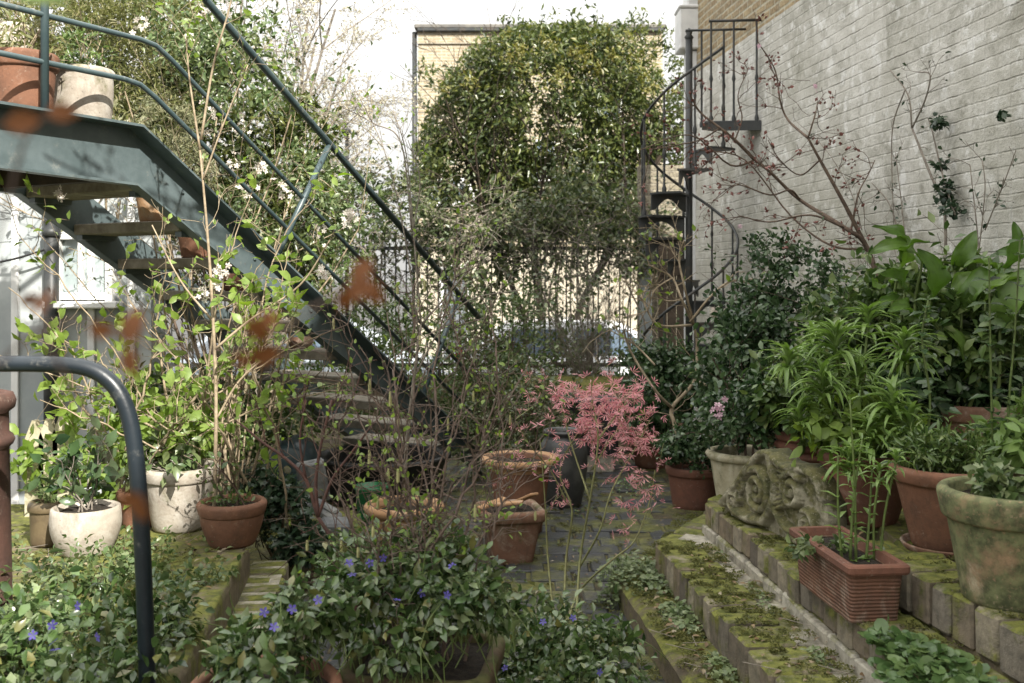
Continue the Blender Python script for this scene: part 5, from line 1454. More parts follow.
# ---------------------------------------------------------------- right hand shrubs
bush('', '', '', G(655, 466, 0) + np.array((0, 0, .33)), [E(650, 395, 8.2, 34, 40, .3), E(690, 380, 8.3, 40, 36, .3), E(655, 365, 8.4, 30, 25, .3)], 3000, .06, .034, 'dark', 151, root=t_cam, nclump=30, cs=.15, stems=7,
     flowers=[('white_petal', [P(714, 311, 8.0), P(721, 318, 8.0)], .055, FLOWER, 6, .02)])
bush('wall_shrub', 'dense dark shrub against the white wall behind the fluted pot', 'shrub', (1.55, 6.5, .2),
     [E(735, 375, 6.6, 45, 45, .4), E(775, 345, 6.4, 50, 45, .4), E(755, 310, 6.6, 38, 34, .3)], 4600, .055, .03, 'dark', 152, nclump=40, cs=.14, stems=9)
bush('small_leaved_climber', 'sparse small leaved climber spread up the white wall', 'climber', (2.0, 6.6, .5),
     [E(795, 265, 6.5, 42, 42, .2), E(770, 250, 6.7, 26, 22, .2), E(830, 300, 6.2, 35, 35, .25)], 1500, .045, .024, 'dark', 153, nclump=36, cs=.13, stems=9, smat='bark_red')
bush('leafy_thicket', 'mid green thicket on the terrace under the big ginger leaves', 'shrub', (2.1, 5.6, .5),
     [E(870, 330, 5.6, 60, 55, .4), E(930, 330, 5.4, 60, 50, .4), E(830, 380, 5.6, 50, 45, .4), E(985, 320, 5.2, 50, 45, .3), E(960, 290, 5.0, 60, 36, .25), E(900, 290, 5.1, 40, 30, .2), E(985, 335, 4.7, 46, 46, .2), E(940, 330, 4.75, 40, 40, .2)], 8200, .065, .032, 'mid', 154, nclump=60, cs=.12, stems=14, smat='bark')
bush('highlight_leaves', 'paler glossy leaves added as highlights between the wall shrub and the lily urn', 'shrub', (1.75, 5.3, .55),  # lighter leaf cluster put among the thickets to imitate highlights
     [E(800, 375, 5.3, 45, 38, .25), E(860, 310, 5.4, 50, 36, .25), E(770, 410, 5.4, 30, 26, .2), E(945, 350, 5.1, 45, 30, .2)], 1500, .06, .03, 'peri', 254, nclump=60, cs=.11, stems=12)
bush('shade_thicket', 'dark leaved thicket in deep shade low against the right wall', 'shrub', (2.3, 5.4, .5),
     [E(900, 390, 5.5, 80, 45, .4), E(990, 390, 5.2, 55, 50, .4), E(960, 320, 5.6, 60, 60, .3)], 3600, .075, .034, 'dark', 155, nclump=44, cs=.14, stems=10)
bush('', '', '', (1.56, 5.2, .78), [E(790, 395, 5.1, 36, 34, .2), E(815, 425, 5.0, 28, 18, .16)], 1500, .06, .03, 'mid', 156, root=t_coil, nclump=22, cs=.17, stems=7)
bush('', '', '', (1.27, 5.35, .6), [E(735, 418, 5.35, 38, 34, .2), E(760, 400, 5.3, 26, 30, .16)], 1500, .045, .022, 'dark', 157, root=t_flute, nclump=24, cs=.16, stems=8,
     flowers=[('rose_petal', [P(720, 408, 5.2), P(716, 415, 5.2), P(724, 400, 5.2)], .022, FLOWER, 4, .012)])
bush('', '', '', G(694, 507, 0) + np.array((0, 0, .26)), [E(692, 446, 7.0, 34, 24, .2), E(670, 448, 6.95, 18, 15, .12), E(712, 440, 7.0, 18, 18, .12)], 2600, .032, .019, 'dark', 158, root=t_round, nclump=40, cs=.13, stems=7)
bush('', '', '', (1.63, 3.75, .85), [E(940, 445, 3.75, 40, 15, .14), E(965, 455, 3.7, 30, 12, .12), E(920, 450, 3.7, 22, 14, .1)], 900, .05, .012, 'mid', 159, LEAF, root=t_big, nclump=26, cs=.2, stems=9, smat='green_stem')
bush('', '', '', (2.25, 4.9, .92), [E(960, 380, 4.9, 60, 25, .2), E(915, 395, 4.8, 30, 25, .2)], 900, .085, .04, 'dark', 160, root=t_back, nclump=22, cs=.2, stems=8)
bush('', '', '', (2.13, 4.0, .84), [E(1010, 440, 3.9, 34, 22, .14)], 260, .07, .034, 'lily', 161, root=t_back2, nclump=10, cs=.25, stems=5)
bush('', '', '', (1.56, 3.12, .9), [E(990, 492, 3.1, 30, 8, .1)], 70, .05, .026, 'peri_lit', 162, root=t_mossy, nclump=6, cs=.3, stems=5, smat='stem_lime', sr=.003)

# big ginger leaves
def big_leaf(mb, b0, tip, width, nrm, fold=.3, droop=.3, n=16, seed=0):
    rg_ = rngs(seed); b0 = np.asarray(b0, float); tip = np.asarray(tip, float); d = tip - b0; L = np.linalg.norm(d); ax = d / L
    w = nz(np.cross(nrm, ax)); up = np.cross(ax, w); v, q = [], []; ph = rg_.uniform(0, 6)
    K = 10; tw = rg_.normal(0, .5)
    for i in range(n + 1):
        f = i / n; hw = width / 2 * math.sin(math.pi * min(1, .05 + .95 * f)) ** .7 if i < n else .002
        c = b0 + d * f + up * (L * droop * (math.sin(math.pi * f) * .6 - .5 * f * f))
        wr = w * math.cos(tw * f) + up * math.sin(tw * f); ur = np.cross(ax, wr)
        for j in range(-K // 2, K // 2 + 1):
            s_ = 2 * j / K
            v.append(c + wr * hw * s_ + ur * (abs(s_) ** 1.4 * fold * hw + (.0035 if j % 2 else -.0035) * (abs(s_) > .05) + .014 * math.sin(f * 13 + ph + s_) * s_ * s_))
    for i in range(n):
        for j in range(K): a = i * (K + 1) + j; q.append((a, a + 1, a + K + 2, a + K + 1))
    mb.add(v, quads=q)
gi = thing('ginger_lily', 'huge bright green paddle leaves at the right standing against the white wall', 'plant', (2.15, 4.8, .58))
mb = MB(); st_ = MB(); rg = rngs(171)
for (bx_, by_, tx, ty, wd, Y, nr_) in (
        (922, 262, 854, 238, 40, 4.75, (.2, -.6, .9)), (930, 300, 924, 228, 44, 4.7, (.5, -1, .1)), (955, 270, 985, 215, 30, 4.9, (-.3, -1, .2)), (962, 312, 1015, 238, 34, 4.7, (-.6, -.8, .5)),
        (1000, 330, 1040, 236, 44, 4.6, (-.6, -.8, .3)), (905, 290, 878, 262, 30, 4.8, (.3, -.8, .6)), (985, 300, 1030, 262, 26, 4.6, (.1, -.5, .9)), (915, 318, 882, 300, 34, 4.7, (.2, -.5, .9)), (965, 380, 945, 300, 30, 4.7, (.6, -1, .1)), (1005, 268, 1024, 205, 26, 4.7, (.1, -1, .2)), (898, 270, 905, 220, 26, 4.9, (.4, -1, .2))):
    b0, t0_ = P(bx_, by_, Y), P(tx, ty, Y - .12); t0_ = b0 + (t0_ - b0) * .7; big_leaf(mb, b0, t0_, wd * Y / F * .66, np.array(nr_, float))
    stem(st_, [(2.15 + rg.normal(0, .1), 4.8 + rg.normal(0, .06), .58), P(bx_ - 4, by_ + 70, Y + .05), b0], .011, .006)
for i in range(26):
    px, py = rg.uniform(872, 1030), rg.uniform(250, 370); Y = rg.uniform(4.6, 5.0); a = rg.uniform(0, 6.28)
    b0 = P(px, py, Y); big_leaf(mb, b0, b0 + np.array((.5 * math.cos(a), .35 * math.sin(a), rg.uniform(.1, .6))) * rg.uniform(.2, .36), rg.uniform(.05, .085), np.array((rg.normal(0, .4), -.5, 1)), seed=i)
mb.build('leaf_blade', M['banana'], gi, smooth=True); st_.build('stem', M['green_stem'], gi, smooth=True)

# lily rosettes
def rosette(mb, c, rg, n=20, L=.13, W=.017, tilt=None, tp=STRAP):
    a = rg.uniform(0, 2 * math.pi, n); el = rg.uniform(-.2, 1.35, n)
    ax = np.stack([np.cos(a) * np.cos(el), np.sin(a) * np.cos(el), np.sin(el)], 1)
    nr = np.stack([-np.cos(a) * np.sin(el), -np.sin(a) * np.sin(el), np.cos(el)], 1)
    pos = np.asarray(c) - np.array((0, 0, 1.)) * (rg.uniform(0, .06, n) * (el < .5))[:, None]
    s = rg.uniform(.7, 1.15, n); mb.put(tp, pos, ax, nr, L * s, W * s * 1.1)
rg = rngs(181); lf, sm = MB(), MB()
for (px, py, Y, L) in ((836, 348, 4.15, .17), (905, 354, 4.1, .17), (788, 368, 4.3, .16), (823, 385, 4.1, .15), (858, 376, 4.2, .15), (893, 408, 3.95, .16), (911, 430, 3.9, .15), (870, 440, 3.95, .13), (850, 465, 3.9, .12), (800, 420, 4.2, .13), (812, 345, 4.4, .13), (868, 325, 4.35, .14)):
    c = P(px, py, Y); rosette(lf, c, rg, 46, L * 1.05, .0175)
    b0 = np.array((1.5 + rg.normal(0, .06), 4.25 + rg.normal(0, .06), .82)); stem(sm, [b0, (b0 + c) / 2 + np.array((rg.normal(0, .03), 0, .04)), c], .006, .005)
    l = smooth_line([b0, (b0 + c) / 2, c], 6)[7:]; k = len(l) * 2; a = rg.uniform(0, 6.28, k)
    lf.put(STRAP, np.repeat(l, 2, 0), np.stack([np.cos(a), np.sin(a), np.full(k, .1)], 1), np.tile((0, 0, 1.), (k, 1)), L * .55, .018)
lf.build('strap_leaf', M['lily'], t_urn, smooth=True); sm.build('stem', M['green_stem'], t_urn, smooth=True)
mb = MB(); cloud_leaves(mb, rg, 420, P(858, 425, 4.2), (.2, .14, .11), .075, .04, LEAF, 16, .25); mb.build('undergrowth', M['lime'], t_urn, smooth=True)
# young plants in the window box
lf, sm, lo = MB(), MB(), MB(); rg = rngs(182)
for (px, py, bx_, by_, L) in ((896, 462, 880, 535, .075), (880, 470, 874, 535, .06)):
    c = P(px, py, 3.45); b0 = P(bx_, by_, 3.5); b0[2] = z_box - .01; rosette(lf, c, rg, 18, L, .014); stem(sm, [b0, (b0 + c) / 2 + np.array((-.01, 0, 0)), c], .0045, .004)
for (x0, y0, x1, y1) in ((856, 540, 850, 400), (842, 535, 838, 455), (866, 540, 872, 470), (850, 538, 862, 440)):
    b0 = P(x0, y0, 3.5); b0[2] = z_box - .01; c = P(x1, y1, 3.5); l = stem(sm, [b0, (b0 + c) / 2 + np.array((rg.normal(0, .01), 0, 0)), c], .0055, .003)
    k = 2 * len(l); a = rg.uniform(0, 6.28, k)
    lf.put(LEAF, np.repeat(l, 2, 0), np.stack([np.cos(a), np.sin(a), np.full(k, .5)], 1), np.tile((0, 0, 1.), (k, 1)), .055 * rg.uniform(.6, 1.3, k), .016)
for (px, py, n, r_) in ((803, 512, 60, .05), (845, 530, 40, .045), (822, 520, 24, .04), (880, 538, 14, .03)):
    c = P(px, py, 3.6); c[2] = z_box + .02; cloud_leaves(lo, rg, n, c, (r_, r_, .03), .035, .018, LEAF, 0, shell=.1)
lf.build('lily_foliage', M['lily'], t_box, smooth=True); sm.build('stem', M['green_stem'], t_box, smooth=True); lo.build('foliage', M['peri_lit'], t_box, smooth=True)

# spire with paired leaves at the right edge
spr = thing('paired_leaf_spire', 'upright stem with large paired leaves in front of the wide trough at the right', 'plant', (1.86, 3.95, .58))
rg = rngs(183); sm, lf = MB(), MB()
for (pts, ls) in (([(993, 520), (992, 430), (990, 330), (989, 258)], .1), ([(1012, 500), (1008, 420), (1015, 330), (1020, 240)], .09), ([(925, 455), (930, 400), (922, 340), (928, 300)], .08)):
    l = stem(sm, [P(x, y, 3.95) for x, y in pts], .006, .003, 6, 6)
    for i in range(3, len(l)):
        a = (i % 2) * 1.3 + rg.normal(0, .25)
        for s_ in (0, math.pi):
            lf.put(LEAF, [l[i]], [(math.cos(a + s_), math.sin(a + s_), rg.uniform(-.1, .35))], [(0, -.25, 1)], ls * rg.uniform(.8, 1.2) * (1 - .3 * i / len(l)), .042 * ls / .1)
sm.build('stem', M['green_stem'], spr, smooth=True); lf.build('foliage', M['dark'], spr, smooth=True)

# ---------------------------------------------------------------- wall trained branches
mag = thing('magnolia', 'bare spreading magnolia branches with pinkish buds against the whitewashed wall', 'tree', (2.45, 5.7, .5))
rg = rngs(191); mb = MB(); nodes = []
YM = 6.0
limbs = [([(905, 420), (890, 330), (868, 250), (845, 228), (800, 200), (770, 172), (755, 160)], .02), ([(868, 250), (845, 205), (820, 160), (808, 138)], .015), ([(755, 160), (735, 140), (720, 128), (700, 112), (690, 95)], .012),
         ([(808, 138), (788, 120), (780, 100), (775, 70), (758, 42)], .009), ([(755, 160), (730, 165), (690, 135), (640, 150)], .008), ([(800, 200), (790, 190), (770, 195), (740, 185), (725, 190)], .008), ([(845, 228), (810, 215), (770, 222), (740, 216)], .008),
         ([(808, 138), (815, 115), (818, 100)], .006), ([(868, 250), (830, 245), (790, 215), (745, 160), (700, 150)], .009), ([(720, 128), (700, 140), (672, 146), (650, 150)], .006), ([(735, 140), (742, 118), (738, 95), (748, 70)], .006), ([(820, 160), (800, 175), (780, 160), (768, 140)], .006), ([(850, 235), (858, 195), (868, 175), (875, 160)], .006)]
for pts, r_ in limbs:
    l = smooth_line([P(x, y, YM + (.4 if x > 800 else .7) + .05 * math.sin(x)) for x, y in pts], 5)
    mb.tube(l, np.linspace(r_, r_ * .45, len(l)), 6); dl = nz(np.gradient(l, axis=0))
    for k in range(max(3, len(l) // 3)):
        j = rg.integers(len(l) // 3, len(l)); grow(mb, l[j], dl[j] * .5 + rg.normal(0, .8, 3) * np.array((1, .3, 1)), rg.uniform(.1, .32), .0035, 1, rg, nodes, 4, .25, .04, 2, .6, .8, 4, .0018)
mb.build('branch', M['bark'], mag, smooth=True)
mb = MB(); sel = [q for q in nodes if rg.random() < .3]; node_leaves(mb, sel, rg, 2, .035, .017, BUD, .3, .012); mb.build('bud', M['redbud'], mag, kind='stuff')
mb = MB()
for q in (P(759, 45, 6.6), P(815, 88, 6.4), P(740, 225, 6.6)): mb.put(FLOWER, q + rg.normal(0, .01, (4, 3)), rg.normal(0, 1, (4, 3)), rg.normal(0, .6, (4, 3)) + np.array((0, -1, .4)), .015, .015)
mb.build('blossom', M['rose_petal'], mag)
wc = thing('wall_climber', 'thin twining stems with a few leaves climbing the whitewashed wall at the right', 'climber', (2.62, 5.0, .6))
rg = rngs(192); mb = MB(); lf = MB(); nodes = []
YW = 5.15
def wp(x, y):
    u = (x - 512) / F; Yw = 3.13 / (u + .11); return P(x, y, Yw - .02)
for pts, r_ in (([(948, 330), (946, 260), (944, 205), (932, 178), (912, 128)], .011), ([(912, 128), (908, 95), (890, 70)], .006), ([(912, 128), (925, 100), (930, 75), (918, 72)], .006), ([(905, 90), (893, 125), (892, 170), (894, 225)], .005),
                ([(900, 240), (890, 205), (872, 183)], .006), ([(980, 300), (978, 240), (970, 165)], .005), ([(978, 260), (985, 190), (982, 160)], .004), ([(985, 230), (1005, 180), (1016, 150)], .004), ([(955, 215), (944, 180), (932, 130), (928, 118)], .006), ([(905, 235), (900, 190), (895, 150)], .004), ([(862, 230), (850, 190), (826, 150), (795, 120)], .004)):
    l = smooth_line([wp(x, y) for x, y in pts], 5); mb.tube(l, np.linspace(r_, r_ * .6, len(l)), 5); dl = nz(np.gradient(l, axis=0))
    for k in range(5):
        j = rg.integers(2, len(l)); grow(mb, l[j], dl[j] + rg.normal(0, .6, 3) * np.array((1, .2, 1)), rg.uniform(.06, .16), .0025, 1, rg, nodes, 4, .25, .04, 2, .6, .8, 4, .0015)
mb.build('stem', M['bark_grey'], wc, smooth=True)
sel = [q for q in nodes if rg.random() < .2]; node_leaves(lf, sel, rg, 1, .035, .018, LEAF)
for (px, py, n, r_) in ((938, 122, 60, .045), (945, 190, 110, .06), (952, 210, 70, .05), (1003, 115, 20, .025), (940, 165, 40, .03)):
    cloud_leaves(lf, rg, n, wp(px, py), (r_, .03, r_), .04, .026, LEAF, 0, shell=.1)
lf.build('foliage', M['ivy'], wc, smooth=True)
bs = thing('branching_shrub', 'shrub of bare pale antler like branches in front of the spiral staircase', 'shrub', (P(675, 430, 7.6)[0], 7.6, .0))
rg = rngs(193); mb = MB(); nodes = []
for pts, r_ in (([(676, 470), (675, 428), (672, 408), (694, 381), (697, 345), (694, 325)], .02), ([(694, 325), (682, 300), (672, 278), (649, 265)], .012), ([(694, 325), (684, 285), (679, 258), (684, 240)], .011), ([(694, 325), (659, 325), (645, 305), (640, 290)], .011), ([(690, 322), (712, 295), (732, 281), (755, 285)], .010),
                ([(672, 408), (655, 390), (630, 350), (622, 320)], .012), ([(694, 381), (720, 388), (745, 380), (762, 362)], .011), ([(672, 278), (655, 290), (648, 310)], .007), ([(682, 300), (664, 300), (648, 285)], .007), ([(655, 365), (635, 345), (610, 330)], .008)):
    l = smooth_line([P(x, y, 7.6 + .1 * math.sin(x * .2)) for x, y in pts], 5); mb.tube(l, np.linspace(r_, r_ * .5, len(l)), 6); dl = nz(np.gradient(l, axis=0))
    for k in range(6):
        j = rg.integers(len(l) // 3, len(l)); grow(mb, l[j], dl[j] + rg.normal(0, .7, 3), rg.uniform(.15, .4), .005, 1, rg, nodes, 5, .2, .05, 2, .6, .8, 4, .002)
mb.build('branch', M['bark_pale'], bs, smooth=True)
mb = MB(); sel = [q for q in nodes if rg.random() < .12]; node_leaves(mb, sel, rg, 1, .06, .035); mb.build('foliage', M['lime'], bs, smooth=True)

# ---------------------------------------------------------------- left: viburnum, saplings
vb = thing('viburnum', 'sunlit twiggy shrub of pale stems and fresh lime leaves in front of the green stair', 'shrub', (-1.55, 5.3, .3))
nd1 = fan(vb, [(-1.75, 5.35, .2), (-1.5, 5.45, .05), (-1.25, 5.5, 0), (-2.1, 5.3, .33)], [P(*q) for q in ((8, 290, 4.9), (25, 240, 4.9), (-10, 350, 4.9), (60, 330, 4.9), (95, 350, 5), (130, 300, 5), (150, 330, 4.8), (185, 300, 5), (165, 260, 5), (215, 250, 5), (235, 300, 4.8), (262, 330, 4.9), (245, 210, 5.1), (300, 300, 5), (285, 370, 4.8), (330, 330, 5.1), (320, 180, 5.3), (205, 380, 4.7), (120, 400, 4.8), (345, 390, 5), (262, 260, 5.2), (290, 240, 5.2), (40, 400, 4.8), (180, 420, 4.7))],
          .009, 201, 'bark_pale', 'lime', .075, .042, 6, .24, 1, LEAF, .12, 1, 2, keep=.36)
mb = MB(); rg = rngs(202)
for q in ((213, 285), (222, 272), (205, 292), (60, 195), (350, 217), (322, 270)):
    pp = P(*q, 4.9) + rg.normal(0, .016, (14, 3)); mb.put(FLOWER, pp, rg.normal(0, 1, (14, 3)), rg.normal(0, .6, (14, 3)) + np.array((0, -.6, .7)), .018, .018)
mb.build('blossom', M['white_petal'], vb)
bush('lime_seedlings', 'bright lime leafed seedlings standing behind the whitewashed and bleached pots', 'plant', (-1.75, 5.45, .35),
     [E(60, 450, 5.3, 50, 22, .2), E(180, 430, 5.3, 55, 20, .2), E(95, 480, 5.15, 40, 24, .2), E(130, 440, 5.4, 60, 26, .2)], 700, .085, .05, 'lime', 203, nclump=44, cs=.14, stems=16, smat='bark_pale', kids=2, sr=.005)
sap = thing('pale_sapling', 'slender pale sapling trunk rising in front of the stair foot into reddish whips', 'sapling', (P(404, 520, 5.9)[0], 5.9, 0))
rg = rngs(205); mb = MB(); nodes = []
for pts, r_ in (([(404, 560), (406, 455), (414, 378), (421, 325)], .015), ([(421, 325), (413, 227), (406, 153), (393, 110)], .006), ([(419, 335), (403, 227), (383, 147), (349, 77)], .005), ([(412, 230), (401, 143), (373, 123), (333, 102)], .006), ([(383, 147), (360, 125), (338, 122)], .004), ([(421, 325), (460, 280), (490, 240)], .007), ([(414, 378), (440, 330), (470, 300), (520, 290)], .007), ([(413, 230), (420, 180), (408, 140)], .005)):
    l = smooth_line([P(x, y, 5.9) for x, y in pts], 6); mb.tube(l, np.linspace(r_, r_ * .5, len(l)), 6); dl = nz(np.gradient(l, axis=0))
    for k in range(4):
        j = rg.integers(len(l) // 3, len(l)); grow(mb, l[j], dl[j] + rg.normal(0, .4, 3), rg.uniform(.1, .3), .0025, 1, rg, nodes, 5, .12, .05, 2, .6, .5, 4, .0013)
mb.build('trunk', M['bark_grey'], sap, smooth=True)
mb = MB(); sel = [q for q in nodes if rg.random() < .25]; node_leaves(mb, sel, rg, 1, .035, .018); mb.build('foliage', M['lime'], sap, smooth=True)
sp2 = thing('forked_sapling', 'thin forked pale stem standing in front of the stair stringer at upper left', 'sapling', (P(212, 420, 4.75)[0], 4.75, .3))
rg = rngs(206); mb = MB(); nodes = []
for pts, r_ in (([(214, 520), (216, 400), (212, 300), (207, 228), (200, 150)], .010), ([(200, 150), (190, 83), (186, 40)], .006), ([(201, 140), (213, 67), (227, 17), (236, -20)], .0065), ([(203, 180), (225, 120), (248, 65)], .005), ([(214, 350), (250, 320), (300, 285), (330, 240)], .007), ([(212, 320), (180, 280), (152, 225)], .006), ([(216, 420), (240, 380), (275, 350), (300, 330)], .006)):
    l = smooth_line([P(x, y, 4.75) for x, y in pts], 6); mb.tube(l, np.linspace(r_, r_ * .5, len(l)), 6); dl = nz(np.gradient(l, axis=0))
    for k in range(5):
        j = rg.integers(len(l) // 4, len(l)); grow(mb, l[j], dl[j] + rg.normal(0, .5, 3), rg.uniform(.08, .25), .0025, 1, rg, nodes, 4, .2, .05, 2, .6, .7, 4, .0013)
mb.build('trunk', M['bark_pale'], sp2, smooth=True)
mb = MB(); sel = [q for q in nodes if rg.random() < .45]; node_leaves(mb, sel, rg, 1, .04, .022); mb.build('foliage', M['lime'], sp2, smooth=True)

# camellia seedling in the bleached pot and the drooping plant in the whitewashed pot
rg = rngs(207); sm, lf = MB(), MB(); nodes = []
for i in range(6): grow(sm, (-1.96 + rg.normal(0, .03), 4.6, .53), (rg.normal(0, .5), rg.normal(0, .5), 1), .28, .006, 1, rg, nodes, 5, .18, .05, 3, .6, .8, 5, .002)
sm.build('stem', M['bark_grey'], t_stone, smooth=True); node_leaves(lf, nodes, rg, 1, .085, .045, LEAF, .4, .015, .3); lf.build('foliage', M['dark'], t_stone, smooth=True)
rg = rngs(208); sm, lf = MB(), MB(); nodes = []
for i in range(8): grow(sm, (-1.68 + rg.normal(0, .06), 5.02, .64), (rg.normal(0, .8), rg.normal(-.3, .5), .8), .2, .004, 1, rg, nodes, 5, .2, -.12, 2, .6, .8, 4, .002)
sm.build('stem', M['bark_grey'], t_white, smooth=True); node_leaves(lf, nodes, rg, 2, .07, .034, LEAF, .4, .015, .6); lf.build('foliage', M['peri_lit'], t_white, smooth=True)
rg = rngs(209); sm, lf = MB(), MB(); nodes = []
for i in range(4): grow(sm, (-1.33 + rg.normal(0, .04), 4.75, .52), (rg.normal(0, .3), rg.normal(0, .3), 1), .3, .006, 1, rg, nodes, 5, .2, .05, 2, .6, .8, 5, .002)
cloud_leaves(lf, rg, 160, (-1.33, 4.75, .55), (.11, .11, .035), .03, .014, LEAF, 9, .25, .1); node_leaves(lf, nodes, rg, 1, .035, .02)
sm.build('stem', M['bark_red'], t_bowl, smooth=True); lf.build('foliage', M['mid'], t_bowl, smooth=True)
for t, c in ((t_brown, (-2.2, 4.75, .53)), (t_lil, (-1.9, 5.1, .52))):
    rg = rngs(210); sm, lf = MB(), MB(); nodes = []
    for i in range(4): grow(sm, (c[0] + rg.normal(0, .02), c[1], c[2] - .02), (rg.normal(0, .5), rg.normal(0, .4), 1), .15, .003, 1, rg, nodes, 4, .2)
    sm.build('stem', M['green_stem'], t, smooth=True); node_leaves(lf, nodes, rg, 1, .05, .028); lf.build('foliage', M['peri_lit'], t, smooth=True)
for t, s, w, z, r_, mat_, n in ((t_l1, -.45, .22, 2.68, .14, 'olive', 420), (t_l2, -.1, .24, 2.66, .13, 'mid', 380), (t_l3, -.22, .68, 2.92, .15, 'olive', 380)):
    p = sp_(s, w, z); rg = rngs(int(n + w * 100)); sm, lf = MB(), MB(); nodes = []
    for i in range(6): grow(sm, p, (rg.normal(0, .5), rg.normal(0, .4), 1), .25, .004, 1, rg, nodes, 4, .2)
    sm.build('stem', M['bark_pale'], t, smooth=True); cloud_leaves(lf, rg, n, p + np.array((0, 0, .1)), (r_ * 1.1, r_, .14), .05, .014, LEAF, 16, .25); lf.build('foliage', M[mat_], t, smooth=True)

# ---------------------------------------------------------------- centre: twigs in the planter, periwinkle
nd2 = fan(t_peri, [(-.3, 3.15, .42), (-.25, 3.2, .42), (-.36, 3.1, .42), (-.2, 3.12, .42)], [P(*q) for q in ((340, 420, 3.3), (362, 350, 3.3), (385, 310, 3.3), (395, 400, 3.0), (425, 370, 3.3), (445, 300, 3.5), (478, 340, 3.4), (500, 390, 3.4), (465, 420, 3.1), (405, 340, 3.5), (330, 470, 3.2), (520, 420, 3.5), (435, 430, 3.0), (372, 440, 3.0), (545, 445, 3.5), (490, 300, 3.6), (350, 500, 3.0), (455, 480, 3.0), (460, 250, 3.7), (415, 280, 3.6), (530, 360, 3.6), (380, 390, 3.1), (350, 310, 3.5))],
           .0055, 211, 'bark_red', 'lime', .024, .013, 9, .22, 1, LEAF, .03, 1, 3, .006, 'foliage', .3, .0018, keep=.15)
rg = rngs(212)
for i in range(26):
    mb = MB(); p = nd2[rg.integers(0, len(nd2))][0]; L = rg.uniform(.03, .055)
    mb.lathe(p - np.array((0, 0, L)), [(.001, 0), (.0045, .004), (.005, L * .6), (.003, L)], 5); mb.build('catkin', M['catkin'], t_peri)

def peri_mass(t, parts, seed, L=.042, W=.02, mat='peri', flowers=(), fname='periwinkle_flower', lname='foliage', smat='green_stem', nst=40):
    rg = rngs(seed); lf, sm = MB(), MB()
    for (c, r, n, ncl) in parts:
        p, o = cloud_leaves(lf, rg, n, c, r, L, W, LEAF, ncl, .15, .25, .7, c[2] - r[2] * .85, .05)
        k = min(nst, len(p))
        for i in rg.choice(len(p), k, False):
            b0 = p[i] - np.array((rg.normal(0, .05), rg.normal(0, .05), rg.uniform(.08, .16))); sm.tube(smooth_line([b0, (b0 + p[i]) / 2 + rg.normal(0, .012, 3), p[i]], 3), .0016, 4, cap=False)
    sm.build('trailing_stem', M[smat], t, smooth=True); lf.build(lname, M[mat], t, smooth=True)
    if len(flowers):
        fl = MB(); q = np.array(flowers)
        for x in q:
            fl.put(FLOWER, [x], [rg.normal(0, 1, 3)], [(rg.normal(0, .3), -1, .5)], .0145, .0145)
        fl.build(fname, M['violet'], t)

peri_mass(t_peri, [(*E(415, 575, 3.1, 88, 34, .26), 1500, 60), (*E(350, 610, 3.0, 50, 36, .16), 500, 26), (*E(470, 600, 3.0, 55, 40, .16), 600, 28), (*E(400, 640, 2.88, 55, 30, .08), 260, 18), (*E(385, 555, 3.3, 60, 20, .2), 500, 26)], 221,
          flowers=[P(397, 600, 2.86), P(422, 593, 2.9), P(370, 563, 2.95), P(352, 575, 2.9), P(452, 566, 2.95), P(383, 558, 2.95), P(447, 595, 2.85), P(349, 563, 2.9)])
peri_mass(t_low, [(*E(262, 655, 2.7, 55, 34, .2), 800, 34), (*E(300, 615, 2.8, 36, 26, .14), 300, 18)], 222, flowers=[P(292, 609, 2.6), P(274, 627, 2.6), P(264, 612, 2.6), P(318, 600, 2.66)])
pr_ = thing('periwinkle_clump', 'periwinkle clump growing from the brick path right of the big planter', 'ground cover', G(560, 700, 0)); pr_['kind'] = 'stuff'
peri_mass(pr_, [(*E(555, 640, 3.7, 58, 45, .28), 1300, 46), (*E(610, 660, 3.7, 45, 30, .2), 500, 24), (*E(500, 645, 3.75, 30, 45, .2), 420, 20), (*E(570, 680, 3.4, 70, 26, .2), 500, 22)], 223, flowers=[P(543, 622, 3.4), P(600, 672, 3.3), P(505, 668, 3.3), P(573, 618, 3.5)])
pl_ = thing('periwinkle_bed', 'deep bed of periwinkle with violet flowers filling the lower left corner', 'ground cover', (-1.5, 2.8, .35)); pl_['kind'] = 'stuff'
peri_mass(pl_, [((-1.55, 2.75, .42), (.5, .5, .22), 2600, 80), ((-1.15, 2.75, .40), (.25, .5, .18), 900, 40), ((-1.9, 2.9, .45), (.35, .4, .22), 900, 34), ((-1.35, 2.25, .40), (.5, .3, .22), 1000, 36), ((-1.5, 3.4, .42), (.45, .35, .17), 1700, 60), ((-1.2, 3.2, .40), (.16, .4, .14), 500, 24)], 224, .048, .024,
          flowers=[P(33, 635, 2.45), P(52, 625, 2.5), P(78, 606, 2.6), P(55, 650, 2.4), P(98, 637, 2.5), P(54, 642, 2.42)])
ps_ = thing('creeping_patch', 'small leaved creeping patch on the raised bed below the whitewashed pot', 'ground cover', (-1.5, 4.2, .35)); ps_['kind'] = 'stuff'
peri_mass(ps_, [((-1.55, 4.15, .40), (.16, .22, .12), 560, 26), ((-1.8, 3.9, .40), (.25, .4, .12), 700, 28), ((-2.3, 4.2, .40), (.4, .35, .1), 500, 24), ((-1.28, 4.2, .37), (.12, .3, .05), 260, 16), ((-1.7, 4.55, .37), (.35, .2, .06), 380, 22)], 225, .032, .018, 'peri_lit')
iv = thing('ivy_heap', 'dark ivy cascading beside the terracotta bowl onto the brick edging', 'ivy', (-1.15, 5.3, 0)); iv['kind'] = 'stuff'
rg = rngs(226); lf, sm = MB(), MB()
